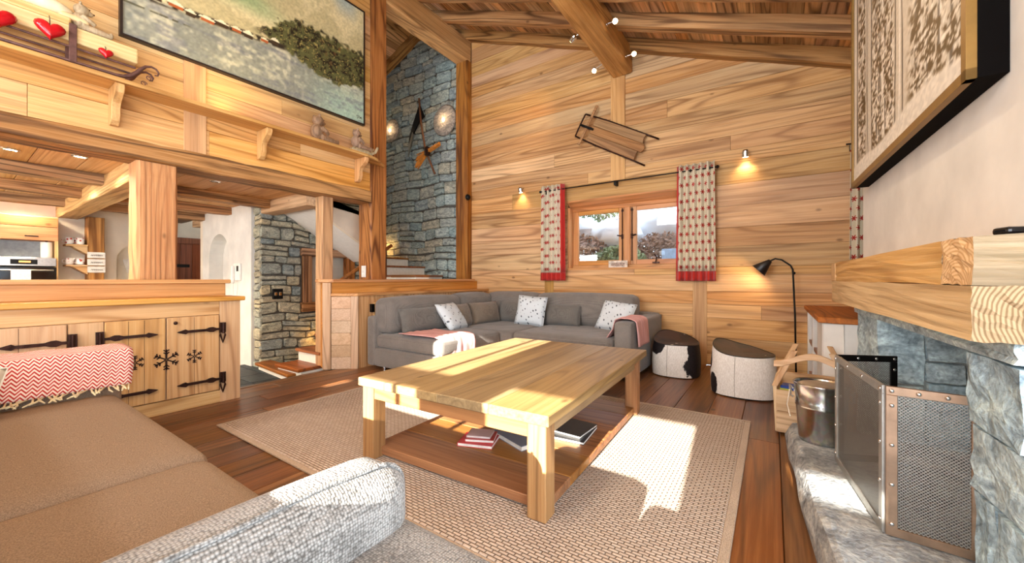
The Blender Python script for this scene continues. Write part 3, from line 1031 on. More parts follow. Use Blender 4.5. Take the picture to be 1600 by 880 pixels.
o2 = MB().box(0, .33, -.05, .50, 1.44, 1.56).build('control_panel', STEEL, ov, bevel=.006)
MB().box(.33, .335, .1, .33, 1.465, 1.53).build('display', BLACK, o2)
MB().box(.335, .338, .17, .27, 1.49, 1.51).build('digits', emit('oven_digits', '#ffb050', 3), o2)
d2 = MB().box(0, .33, -.05, .50, 1.0, 1.43).build('oven_door', DARKGLASS, ov, bevel=.006)
MB().tube([(.37, -.02, 1.385), (.37, .47, 1.385)], .012, 8).build('door_handle', STEEL, d2)
MB().box(.375, .388, .1, .27, 1.1, 1.392).build('tea_towel', plain('towel_white', '#e4e0da', .95, var=.1, scale=60), ov, bevel=.004).parent = None
tw = bpy.data.objects['tea_towel']
tw.location = ov.location
tag(tw, 'white checked tea towel hanging on the oven handle', 'towel')
kj = thing('paper_roll', 'white kitchen roll standing in the niche above the oven', 'paper roll', (-8.5, .87, 1.39))
MB().lathe([(.05, 0), (.055, .01), (.055, .22), (.015, .22)], 16).build('roll', WHITE, kj, smooth=True)
MB().lathe([(.012, .0), (.012, .24)], 8).build('core', IRON, kj)
kp = beam('kitchen_post', W_POST_PALE, -8.73, -8.53, 1.27, 1.45, -.17, 2.03, 'z', 8, .004, 73, label='wooden kitchen post hung with white plaques', cat='post')
for i, (za, zz) in enumerate(((1.41, 1.50), (1.30, 1.395), (1.19, 1.285))):
    t = thing('plaque', ('top', 'middle', 'lowest')[i] + ' white-washed wooden plaque on the kitchen post', 'plaque', (-8.52, 1.36, za), group='plaques on the kitchen post')
    MB().box(-.006, .012, -.095, .095, 0, zz - za).build('board', plain('plaque_white', '#dcd6cc', .8, var=.06) if i == 0 else bpy.data.materials['plaque_white'], t, bevel=.003)
    scr = MB()
    for q in range(6):
        yy = -.06 + q * .021
        scr.tube([(.014, yy, .035), (.014, yy + .012, .055), (.014, yy + .02, .034)], .0025, 4)
    scr.build('lettering', IRON, t)
MUG = NT('flowered_china')
_v = MUG.obj()
_vo = MUG.n('ShaderNodeTexVoronoi', {'Vector': _v, 'Scale': 26.0}, out=0)
MUG = MUG.fin(MUG.ramp(_vo, [(.28, '#c24a3a'), (.36, '#f1ece4')]), .25)
ks = thing('mug_shelf', 'two-tier little wooden shelf on the side of the kitchen post', 'shelf', (-8.62, 1.25, 1.28))
for zz in (0, .30):
    MB().box(-.12, .12, -.20, .02, zz, zz + .025).build('board', W_CAB_Y, ks, bevel=.003)
    for xx in (-.1, .08):
        MB().prism([(.02, zz), (-.14, zz), (-.08, zz - .05), (.02, zz - .12)], 'x', xx, xx + .025).build('bracket', W_CAB_Y, ks, bevel=.003)
i = 0
for zz in (1.305, 1.605):
    for (yy, xx) in ((1.10, -8.60), (1.19, -8.66), (1.20, -8.55)):
        t = thing('mug', ('left', 'rear', 'right')[i % 3] + ' red and white mug on the ' + ('lower' if i < 3 else 'upper') + ' mug shelf', 'mug', (xx, yy, zz), group='mugs beside the kitchen post')
        MB().lathe([(.030, 0), (.040, .01), (.045, .10), (.041, .10), (.036, .012), (0, .012)], 14).build('cup', MUG, t, smooth=True)
        MB().tube([(0, -.042, .08), (0, -.072, .07), (0, -.072, .035), (0, -.04, .025)], .006, 6).build('handle', MUG, t)
        i += 1
box('pinned_note', plain('note_paper', '#d9d3c8', .9), -8.74, -8.735, 1.74, 1.98, 1.22, 1.44, bevel=0, label='tilted sheet of paper pinned beside the kitchen niche', cat='note').rotation_euler = (.25, 0, 0)

# ------------------------------------------------------------------ counter cabinet on the left
cb = thing('sideboard', 'long pine sideboard under the kitchen counter with iron strap hinges', 'sideboard', (-4.3, .4, 0))
LX = lambda a: a + 4.3
LY = lambda a: a - .4
MB().box(LX(-4.60), LX(-4.115), LY(-1.6), LY(1.57), .02, .90).build('carcass', W_CAB_Z, cb)
MB().box(LX(-4.115), LX(-4.088), LY(-1.6), LY(1.572), 0, .108).build('plinth', W_CAB_Y, cb, bevel=.003)
MB().box(LX(-4.115), LX(-4.088), LY(-1.6), LY(1.41), .782, .90).build('top_rail', W_CAB_Y, cb, bevel=.003)
for (a, b) in ((1.412, 1.572), (.515, .69), (-.42, -.25)):
    MB().box(LX(-4.115), LX(-4.087), LY(a), LY(b), .0 if a > 1.4 else .11, .90 if a > 1.4 else .78).build('stile', W_CAB_Z, cb, bevel=.003)
MB().box(LX(-4.62), LX(-4.05), LY(-1.6), LY(1.60), .90, .937).build('counter_top', W_LEDGE_Y, cb, bevel=.006)
MB().box(LX(-4.45), LX(-4.41), LY(-1.6), LY(1.57), .937, 1.055).build('upstand', W_LEDGE_Y, cb, bevel=.003)
HINGE = None


def snow(m, cx, cz, r, w_):
    """a cut snowflake: six arms with side twigs"""
    for k in range(6):
        a = math.pi / 2 + k * math.pi / 3
        d = (math.cos(a), math.sin(a))
        n = (-d[1], d[0])

        def bar(p, q, ww):
            dx, dz = q[0] - p[0], q[1] - p[1]
            L = math.hypot(dx, dz)
            nx, nz = -dz / L * ww, dx / L * ww
            m.prism([(p[0] + nx, p[1] + nz), (p[0] - nx, p[1] - nz), (q[0] - nx, q[1] - nz), (q[0] + nx, q[1] + nz)], 'x', 0, .0025)
        bar((cx + d[0] * r * .08, cz + d[1] * r * .08), (cx + d[0] * r, cz + d[1] * r), w_)
        for f in (.55, .8):
            for s in (1, -1):
                b = (cx + d[0] * r * f, cz + d[1] * r * f)
                bar(b, (b[0] + (d[0] * .6 + s * n[0] * .8) * r * .28, b[1] + (d[1] * .6 + s * n[1] * .8) * r * .28), w_ * .9)


CUT = plain('cut_dark', '#2c170c', .9)


def hinge(parent, y, z, side, ln=.30):
    """iron strap hinge: pintle plate at y, strap reaching towards side"""
    t = MB()
    t.box(0, .012, y - .022, y + .022, z - .035, z + .055)
    t.prism([(y - .016, z - .035), (y, z - .115), (y + .016, z - .035), (y + .024, z - .06), (y, z - .13), (y - .024, z - .06)], 'x', 0, .012)
    t.tube([(.018, y, z - .04), (.018, y, z + .05)], .011, 8)
    s = side
    pr = [(.0, .008), (.05, .010), (.075, .022), (.10, .020), (.125, .010), (.22, .011), (ln - .05, .010), (ln - .035, .020), (ln - .015, .014), (ln + .02, .002)]
    t.prism([(y + s * a, z + b) for a, b in pr] + [(y + s * a, z - b) for a, b in pr[::-1]], 'x', .003, .017)
    o = t.build('hinge', IRON, parent, fix=True)
    o.location.x = LX(-4.079)


def cab_door(y0, y1, hinge_at, seams, flakes):
    d = MB().box(LX(-4.10), LX(-4.079), LY(y0) + .002, LY(y1) - .002, .114, .778).build('door', W_CAB_Z, cb, bevel=.005)
    for s in seams:
        MB().box(LX(-4.0785), LX(-4.0775), LY(s) - .001, LY(s) + .001, .118, .774).build('board_joint', CUT, d)
    hy, sd = hinge_at
    for z in (.655, .213):
        hinge(d, LY(hy), z, sd)
    for (fy, fz, r, w_) in flakes:
        m = MB()
        snow(m, LY(fy), fz, r, w_)
        o = m.build('snowflake_cutout', CUT, d, fix=True)
        o.location.x = LX(-4.0785)
    return d


dA = cab_door(1.046, 1.408, (1.43, -1), (1.225,), ((1.226, .44, .055, .0035),))
dB = cab_door(.692, 1.040, (.668, 1), (.82, .91), ((.856, .45, .055, .0035), (1.043, .443, .082, .005)))
dC = cab_door(.16, .512, (.535, -1), (.3,), ((.33, .45, .055, .0035),))
dD = cab_door(-.2, .155, (-.225, 1), (-.02,), ())
MB().ball((LX(-4.07), LY(1.099), .734), (.012, .014, .014), 10, 7).build('knob', IRON, dA, smooth=True)
bl = MB().box(-4.95, -4.365, -1.6, 1.60, 1.055, 1.092).build('counter_ledge', W_LEDGE_Y, bevel=.006, label='raised larch bar ledge carrying the counter post', cat='ledge')
MB().box(-4.95, -4.63, -1.6, 1.55, -.17, 1.05).build('kitchen_counter', W_CAB_Y, label='kitchen side of the counter under the bar ledge', cat='counter')

# ------------------------------------------------------------------ half wall with cabinet behind the far sofa
hw = thing('half_wall_cabinet', 'pale pine half wall cabinet behind the corner sofa', 'cabinet', (-4.4, 4.0, 0))
HX = lambda a: a + 4.4
HY = lambda a: a - 4.0
MB().prism([(HX(-4.215), HY(2.90)), (HX(-4.215), HY(5.49)), (HX(-4.46), HY(5.49)), (HX(-4.46), HY(2.70))], 'z', 0, .885).build('body', W_CAB_Z, hw, fix=True)
MB().prism([(HX(-4.46), HY(2.70)), (HX(-4.46), HY(5.49)), (HX(-4.72), HY(5.37)), (HX(-4.72), HY(2.70)), (HX(-4.53), HY(2.63))], 'z', 0, 1.055).build('upper_body', W_LEDGE_Y, hw, fix=True)
e0, e1 = Vector((HX(-4.53), HY(2.625), 0)), Vector((HX(-4.212), HY(2.893), 0))
ed = (e1 - e0)
en = Vector((ed.y, -ed.x, 0)).normalized()


def endpanel(name, a, b, z0, z1, out, mat):
    p, q = e0 + ed * a, e0 + ed * b
    m = MB().prism([(p.x, p.y), (q.x, q.y), (q.x + en.x * out, q.y + en.y * out), (p.x + en.x * out, p.y + en.y * out)], 'z', z0, z1)
    return m.build(name, mat, hw, fix=True, bevel=.003)


PALE_Z = wood('washed_pine_z', 'z', '#d9b898', '#c09a76', '#94704e', var=.06)
PALE_X = wood('washed_pine_x', 'x', '#d9b898', '#c09a76', '#94704e', var=.1, contrast=.3)
endpanel('end_stile', 0, .23, 0, 1.05, .03, PALE_Z)
endpanel('end_stile', .80, 1.0, 0, .885, .03, PALE_Z)
for k in range(6):
    endpanel('end_board', .24, .79, .0 + k * .147, .145 + k * .147, .022, PALE_X)
MB().prism([(HX(-4.19), HY(2.865)), (HX(-4.19), HY(5.49)), (HX(-4.45), HY(5.49)), (HX(-4.45), HY(2.66))], 'z', .885, .92).build('counter_top', W_LEDGE_Y, hw, fix=True, bevel=.004)
MB().prism([(HX(-4.41), HY(2.68)), (HX(-4.41), HY(5.37)), (HX(-4.77), HY(5.37)), (HX(-4.77), HY(2.66)), (HX(-4.55), HY(2.575))], 'z', 1.055, 1.092).build('ledge', W_LEDGE_Y, hw, fix=True, bevel=.004)
for z in (.22, .68):
    MB().box(HX(-4.214), HX(-4.17), HY(3.05), HY(3.09), z, z + .1).build('hinge', BLACK, hw)
MB().box(HX(-4.214), HX(-4.195), HY(3.1), HY(4.0), .12, .80).build('door', W_CAB_Z, hw, bevel=.004)


# ------------------------------------------------------------------ rug
RUGM = NT('rug_weave')
_v = RUGM.obj(False)
_br = RUGM.t.nodes.new('ShaderNodeTexBrick')
RUGM.set(_br.inputs['Vector'], _v)
for k_, v_ in (('Scale', 1.0), ('Mortar Size', .0035), ('Mortar Smooth', 1.0), ('Brick Width', .042), ('Row Height', .017), ('Bias', 0.0)):
    _br.inputs[k_].default_value = v_
_br.inputs['Color1'].default_value = lin('#d3c1b0')
_br.inputs['Color2'].default_value = lin('#c5b2a1')
_br.inputs['Mortar'].default_value = lin('#968270')
_nz = RUGM.noise(_v, 120, 2)
RUGM.bump(RUGM.math('ADD', RUGM.math('MULTIPLY', _br.outputs[1], -1.0), RUGM.math('MULTIPLY', _nz, .25)), .9, .012)
RUGM = RUGM.fin(_br.outputs[0], .95, 0, .1)
rug = thing('rug', 'large beige basket-weave rug under the coffee table', 'rug', (-1.79, 2.32, 0))
MB().box(-1.61, 1.61, -1.12, 1.12, .001, .013).build('field', RUGM, rug, bevel=.004)
eb = MB()
for (a, b, c, d) in ((-1.65, 1.65, -1.155, -1.12), (-1.65, 1.65, 1.12, 1.155), (-1.65, -1.61, -1.12, 1.12), (1.61, 1.65, -1.12, 1.12)):
    eb.box(a, b, c, d, .001, .012)
eb.build('binding', fabric('rug_binding', '#c4ac90', '#97816a', 160), rug, bevel=.003)

# ------------------------------------------------------------------ coffee table
tb = thing('coffee_table', 'large low oak coffee table with a planked lower shelf', 'table', (-1.49, 2.385, .013), math.radians(2.2))
for k in range(4):
    a = -.645 + k * .3225
    MB().box(a + .0006, a + .3219, -.925, .925, .437, .487).build('top_plank', W_TABLE_Y, tb, bevel=.004)
for sx in (-1, 1):
    for sy in (-1, 1):
        x0, y0 = sx * .575, sy * .86 if sy < 0 else .74
        MB().box(x0 - .048, x0 + .048, y0 - .048, y0 + .048, 0, .437).build('leg', W_TABLE_Z, tb, bevel=.005)
for sx in (-1, 1):
    MB().box(sx * .585 - .02, sx * .585 + .02, -.812, .692, .365, .437).build('apron', W_TABLE_Y, tb, bevel=.003)
for y0 in (-.88, .76):
    MB().box(-.527, .527, y0 - .02, y0 + .02, .365, .437).build('apron', W_TABLE_X, tb, bevel=.003)
for k in range(6):
    a = -.845 + k * .268
    MB().box(-.60, .60, a + .0015, a + .2665, .012, .062).build('shelf_plank', W_TABLE_X, tb, bevel=.004)
SHZ = .013 + .062


def book(label, x, y, z, w_, d, h, rz, cover, pages='#e9e4da', spine=None):
    t = thing('book', label, 'book', (x, y, z), rz, group='books under the coffee table')
    cm_ = plain('cover_' + cover, cover, .4, var=.04)
    MB().box(-w_ / 2 + .003, w_ / 2 - .002, -d / 2 + .003, d / 2 - .003, .003, h - .003).build('pages', plain('pages', pages, .9), t)
    MB().box(-w_ / 2, w_ / 2, -d / 2, d / 2, 0, .003).box(-w_ / 2, w_ / 2, -d / 2, d / 2, h - .003, h).box(-w_ / 2 - .001, -w_ / 2 + .003, -d / 2, d / 2, 0, h).build('cover', cm_, t)


book('thick magazine with red edge at the bottom of the pile on the table shelf', -1.53, 1.90, SHZ, .22, .17, .022, .35, '#c8353a')
book('small red-spined book in the middle of the pile on the table shelf', -1.52, 1.915, SHZ + .022, .18, .14, .02, .45, '#b8403a')
book('pale pink booklet on top of the pile on the table shelf', -1.53, 1.92, SHZ + .042, .15, .12, .012, .4, '#d9b9b4')
book('long grey folder lying beside the book pile on the table shelf', -1.36, 2.06, SHZ, .32, .15, .03, -.35, '#7d8490')
book('large black magazine under the right side of the tabletop', -1.09, 2.36, SHZ, .22, .30, .018, .1, '#25262a')
book('grey magazine lying on the large black magazine', -1.10, 2.39, SHZ + .018, .20, .26, .014, -.05, '#4b4a48')

# ------------------------------------------------------------------ far corner sofa
sofa = thing('corner_sofa', 'grey fabric corner sofa in front of the plank wall and half wall', 'sofa', (-3.0, 4.2, 0))
SXo, SYo = 3.0, -4.2


def sb(name, x0, x1, y0, y1, z0, z1, r, puff=(0, 0, 0), mat=SOFA, parent=sofa, n=8, off=(SXo, SYo)):
    c = ((x0 + x1) / 2 + off[0], (y0 + y1) / 2 + off[1], (z0 + z1) / 2)
    return MB().soft(c, ((x1 - x0) / 2, (y1 - y0) / 2, (z1 - z0) / 2), r, n, puff).build(name, mat, parent, smooth=True)


sb('base', -3.97, -2.90, 2.92, 5.2, .05, .285, .04)
sb('base', -2.95, -1.40, 4.10, 5.2, .05, .285, .04)
sb('back_frame', -4.10, -3.93, 2.92, 5.40, .05, .655, .04)
sb('back_frame', -4.05, -1.25, 5.2, 5.42, .05, .655, .04)
sb('armrest', -1.425, -1.225, 4.06, 5.42, .04, .635, .035)
sb('seat_cushion', -3.94, -2.86, 2.93, 4.00, .275, .44, .05, (0, 0, .02))
sb('seat_cushion', -3.94, -2.72, 4.005, 5.21, .275, .44, .05, (0, 0, .01))
sb('seat_cushion', -2.715, -1.43, 4.03, 5.21, .275, .44, .05, (0, 0, .02))
sb('back_cushion', -4.04, -3.70, 2.96, 4.22, .44, .865, .09, (.03, 0, .02))
sb('back_cushion', -4.04, -3.72, 4.225, 5.0, .44, .875, .09, (.03, 0, .02))
sb('back_cushion', -3.86, -2.93, 4.96, 5.30, .44, .885, .09, (0, .03, .015))
sb('back_cushion', -2.925, -1.47, 4.96, 5.30, .44, .885, .09, (0, .03, .02))
for (x0, y0) in ((-3.85, 3.0), (-2.98, 3.0), (-1.5, 4.2), (-3.85, 5.1), (-1.5, 5.1)):
    MB().lathe([(.02, 0), (.025, .055)], 10, c=(x0 + SXo, y0 + SYo, 0)).build('foot', CHROME, sofa)


def pillow_mesh(w_, h, t, n=14, seed=0):
    m = MB()
    r = random.Random(seed)
    for s in (1, -1):
        def fn(u, v, s=s):
            a, b = 2 * u - 1, 2 * v - 1
            th = t / 2 * ((1 - abs(a) ** 3.2) * (1 - abs(b) ** 3.2)) ** .55
            pin = 1 - .06 * (a * a + b * b - 1) * (1 if abs(a * b) < .8 else .6)
            wr = .006 * math.sin(a * 7 + seed) * math.sin(b * 5 + seed * 2) * (1 - a * a)
            kx = 1 - .07 * (1 - b * b) * 0 - .05 * (1 - abs(b)) * abs(a)
            kz = 1 - .05 * (1 - abs(a)) * abs(b)
            return (a * w_ / 2 * kx, s * (th + wr * (th > .01)), h / 2 + b * h / 2 * kz)
        m.grid(fn, n, n, flip=(s < 0))
        if s > 0:
            uvd = m.uv
    m.uv = None
    return m


def cushion(name, label, mat, loc, w_, h, t, rz, tilt, group, roll=0.0, seed=0, piping=None):
    tt = thing(name, label, 'cushion', loc, 0, group)
    tt.rotation_euler = (tilt, roll, rz)
    pillow_mesh(w_, h, t, seed=seed).build('cover', mat, tt, smooth=True, fix=True)
    pts = []
    for k in range(25):
        a = 2 * math.pi * k / 24
        cx, cz = math.cos(a), math.sin(a)
        q = 1 / max(abs(cx), abs(cz))
        cx, cz = cx * q, cz * q
        pts.append((cx * w_ / 2 * (1 - .05 * (1 - abs(cz)) * abs(cx)), 0, h / 2 + cz * h / 2 * (1 - .05 * (1 - abs(cx)) * abs(cz))))
    MB().tube(pts, .004, 5, caps=False).build('seam', mat, tt)
    return tt


MOTIF = NT('feather_print')
_v = MOTIF.vmul(MOTIF.obj(False), (1, 0, 1))
_rot = MOTIF.n('ShaderNodeVectorRotate', {'Vector': _v, 'Angle': .5}, rotation_type='Y_AXIS')
_vv = MOTIF.vmul(_rot, (21, 1, 15))
_vo = MOTIF.n('ShaderNodeTexVoronoi', {'Vector': _vv, 'Scale': 1.0, 'Randomness': .35}, out=0)
MOTIF = MOTIF.fin(MOTIF.ramp(_vo, [(.19, '#5a6068'), (.25, '#d3dade')]), .9, 0, .1)
G1 = 'scatter cushions on the corner sofa'
cushion('lumbar_cushion', 'dark grey lumbar cushion at the near end of the corner sofa', SOFA_D, (-3.56, 3.40, .445), .76, .31, .17, math.pi / 2, -.28, G1, seed=1)
cushion('printed_cushion', 'pale blue feather-print cushion leaning on the left cushions', MOTIF, (-3.37, 3.80, .445), .48, .40, .15, math.pi / 2 + .25, -.62, G1, seed=2)
cushion('lumbar_cushion', 'taupe lumbar cushion half hidden behind the pale blue print', SOFA_B, (-3.52, 4.08, .445), .34, .32, .15, math.pi / 2 + .1, -.3, G1, seed=3)
cushion('lumbar_cushion', 'brown-grey lumbar cushion in the sofa corner', SOFA_B, (-3.50, 4.55, .445), .58, .32, .17, math.pi / 2 - .1, -.3, G1, seed=4)
cushion('lumbar_cushion', 'dark grey lumbar cushion right of the sofa corner', SOFA_D, (-3.2, 4.88, .445), .72, .33, .17, .02, -.25, G1, seed=5)
cushion('printed_cushion', 'white feather-print cushion standing in the middle of the sofa', MOTIF, (-2.86, 4.66, .445), .44, .42, .15, .15, -.3, G1, roll=.06, seed=6)
cushion('lumbar_cushion', 'dark grey lumbar cushion right of the white print', SOFA_D, (-2.45, 4.86, .445), .56, .31, .17, 0, -.28, G1, seed=7)
cushion('printed_cushion', 'white feather-print cushion beside the pink-draped armrest', MOTIF, (-1.70, 4.74, .445), .46, .40, .15, -.2, -.5, G1, roll=.1, seed=8)

# throws
PINK = NT('pink_throw')
_u = PINK.uv()
_f = PINK.noise(PINK.vmul(_u, (90, 120, 1)), 1, 2)
PINK.bump(_f, .4, .004)
PINK = PINK.fin(PINK.ramp(_f, [(.35, '#c98f8c'), (.65, '#e3b6b0')]), .95, 0, .1)
CREAM = plain('cream_yarn', '#efe2cc', .95, var=.1)
CRIMSON = plain('crimson_edge', '#b3404a', .9)


def drape(name, label, mat, path, wdir, width, loc, n=26, seed=0, wav=.012, tassel_ends=(), tl=.09, tn=14, edge=None, tdir=None, zmin=-9, tr=1.0, tmat=CREAM):
    """cloth following a path (list of points), swept along wdir"""
    r = random.Random(seed)
    t = thing(name, label, 'throw', loc)
    P = [Vector(p) for p in path]
    seg = [0]
    for i in range(1, len(P)):
        seg.append(seg[-1] + (P[i] - P[i - 1]).length)
    wd = Vector(wdir)

    def at(s):
        s *= seg[-1]
        for i in range(1, len(P)):
            if s <= seg[i] + 1e-9:
                f = (s - seg[i - 1]) / (seg[i] - seg[i - 1])
                return P[i - 1].lerp(P[i], f)
        return P[-1]
    ph = [r.uniform(0, 6) for _ in range(4)]

    def fn(u, v):
        p = at(v) + wd * (u - .5) * width
        k = wav * (math.sin(u * 13 + ph[0] + v * 3) + .6 * math.sin(u * 23 + ph[1] - v * 5))
        a, b = at(max(0, v - .03)), at(min(1, v + .03))
        nrm = (b - a).cross(wd)
        nrm = nrm.normalized() if nrm.length else Vector((0, 0, 1))
        if nrm.z < -.2:
            nrm = -nrm
        p = p + nrm * (abs(k) * .6) + wd * .012 * math.sin(v * 9 + ph[2])
        return tuple(p)
    m = MB().grid(fn, 30, n)
    cl = m.build('cloth', mat, t, smooth=True, solid=.008)
    for e in tassel_ends:
        for k in range(tn):
            u = (k + .5) / tn
            p = Vector(fn(u, e))
            q = Vector(fn(u, abs(e - .06)))
            d = (p - q).normalized()
            d = (d * .5 + Vector((r.uniform(-.3, .3), r.uniform(-.3, .3), -.5 if d.z < -.3 else -.06))).normalized()
            if tdir:
                d = (Vector(tdir) + Vector((r.uniform(-.2, .2), r.uniform(-.55, .35), r.uniform(-.1, .1)))).normalized()
            pts_ = [p - d * .005, p + d * tl * .4 + Vector((r.uniform(-.01, .01), r.uniform(-.01, .01), 0)), p + d * tl * r.uniform(.8, 1.1)]
            pts_ = [Vector((a_.x, a_.y, max(a_.z, zmin + r.uniform(0, .006)))) for a_ in pts_]
            MB().tube(pts_, [.006 * tr, .0085 * tr, .0055 * tr], 5).build('tassel', tmat, t, smooth=True)
    return t


drape('throw_blanket', 'pink throw with white fringe over the seat at the near end of the corner sofa', PINK,
      [(-.45, .0, .03), (-.2, .02, .028), (.05, .04, .03), (.135, .05, .01), (.165, .05, -.06), (.17, .05, -.19)], (0.12, 1, 0), .50, (-3.03, 3.16, .445), seed=3, tassel_ends=(1.0,), tn=12, tl=.08)
drape('throw_blanket', 'pink fringed throw folded over the right armrest of the corner sofa', PINK,
      [(-.20, .0, -.20), (-.135, .0, -.10), (-.118, .0, .0), (-.06, 0, .022), (.06, 0, .022), (.118, 0, .0), (.13, 0, -.12), (.135, 0, -.27)], (0, 1, 0), .42, (-1.325, 4.38, .64), seed=5, tassel_ends=(0.0,), tn=9, tl=.10)

# ------------------------------------------------------------------ near sofa
ns = thing('sofa', 'taupe sofa in the left foreground with grey knitted armrest cushion', 'sofa', (-2.0, .1, 0))
NO = (2.0, -.1)


def nb(name, x0, x1, y0, y1, z0, z1, r, puff=(0, 0, 0), mat=SOFA_T, n=12):
    return sb(name, x0, x1, y0, y1, z0, z1, r, puff, mat, ns, n, NO)


nb('base', -3.3, -.85, -.3, .55, .05, .28, .04)
nb('backrest', -3.5, -.33, -.42, -.20, .05, .87, .06)
nb('backrest', -.33, -.12, -.42, -.20, .05, .80, .06)
nb('chaise_seat', -.54, -.12, -.22, .30, .05, .43, .05, (0, 0, .01))
nb('armrest', -3.52, -3.23, -.3, .63, .05, .66, .06)
nb('seat_cushion', -3.225, -1.80, -.22, .60, .27, .435, .06, (0, 0, .02))
nb('seat_cushion', -1.795, -.97, -.22, .585, .27, .435, .06, (0, 0, .02))
nb('arm_base', -.86, -.48, -.3, .70, .05, .475, .03, (0, 0, .012), KNIT)
pad = nb('arm_cushion', -.975, -.775, -.17, .70, .40, .618, .07, (.012, .01, .02), KNIT, 16)
pp = []
for k in range(15):
    y = -.12 + k * .75 / 14
    pp.append((-.83 + NO[0] + .004 * math.sin(k), y + NO[1], .622 + .014 * (1 - ((y - .265) / .435) ** 2)))
for k in range(1, 6):
    a_ = k / 5 * math.pi / 2
    pp.append((-.83 + NO[0], .632 + .072 * math.sin(a_) + NO[1], .55 + .072 * math.cos(a_)))
pp += [(-.83 + NO[0], .706 + NO[1], .46)]
MB().tube(pp, .006, 6).build('piping', KNIT, pad, smooth=True)
for (x0, y0) in ((-3.3, .4), (-.8, .5), (-3.3, -.2), (-.8, -.2)):
    MB().lathe([(.02, 0), (.025, .055)], 10, c=(x0 + NO[0], y0 + NO[1], 0)).build('foot', CHROME, ns)

HERR = NT('herringbone_wool')
_u = HERR.uv()
_sx = HERR.n('ShaderNodeSeparateXYZ', {0: _u})
_su = _sx
_sep = _sx.node
_zz = HERR.math('PINGPONG', HERR.math('MULTIPLY', _sep.outputs[0], 44.0), 1.0)
_st = HERR.math('FRACT', HERR.math('MULTIPLY_ADD', _sep.outputs[1], 42.0, HERR.math('MULTIPLY', _zz, 1.1)))
_c = HERR.ramp(_st, [(.42, '#bb3a34'), (.54, '#f0dccf')])
HERR.bump(_st, .3, .003)
HERR = HERR.fin(_c, .95, 0, .1)
drape('throw_blanket', 'red and cream herringbone throw with long fringe over the near sofa armrest', HERR,
      [(-.22, 0, -.32), (-.21, 0, -.05), (-.15, 0, .02), (0, .0, .034), (.13, 0, .015), (.155, 0, -.05), (.165, 0, -.12), (.18, 0, -.185)], (0, 1, 0), .80, (-3.385, .26, .655),
      n=40, seed=8, wav=.006, tassel_ends=(1.0,), tn=46, tl=.13, tr=.62, tdir=(.85, -.2, -.3), zmin=-.195, tmat=plain('fringe_yarn', '#f0dcb4', .95, var=.14))
DEER = NT('deer_print')
_v = DEER.vmul(DEER.obj(False), (9, 1, 9))
_vo = DEER.n('ShaderNodeTexVoronoi', {'Vector': _v, 'Scale': 1.0, 'Randomness': .3}, out=0)
_n2 = DEER.noise(DEER.obj(False), 60, 2)
DEER = DEER.fin(DEER.ramp(DEER.math('ADD', _vo, DEER.math('MULTIPLY', _n2, .35)), [(.30, '#7e7c78'), (.36, '#e6e0d2')]), .9, 0, .1)
cushion('printed_cushion', 'cream printed cushion at the left edge, in front of the herringbone throw', DEER, (-2.93, -.04, .45), .36, .30, .17, 1.25, -.75, 'near sofa cushions', seed=11)

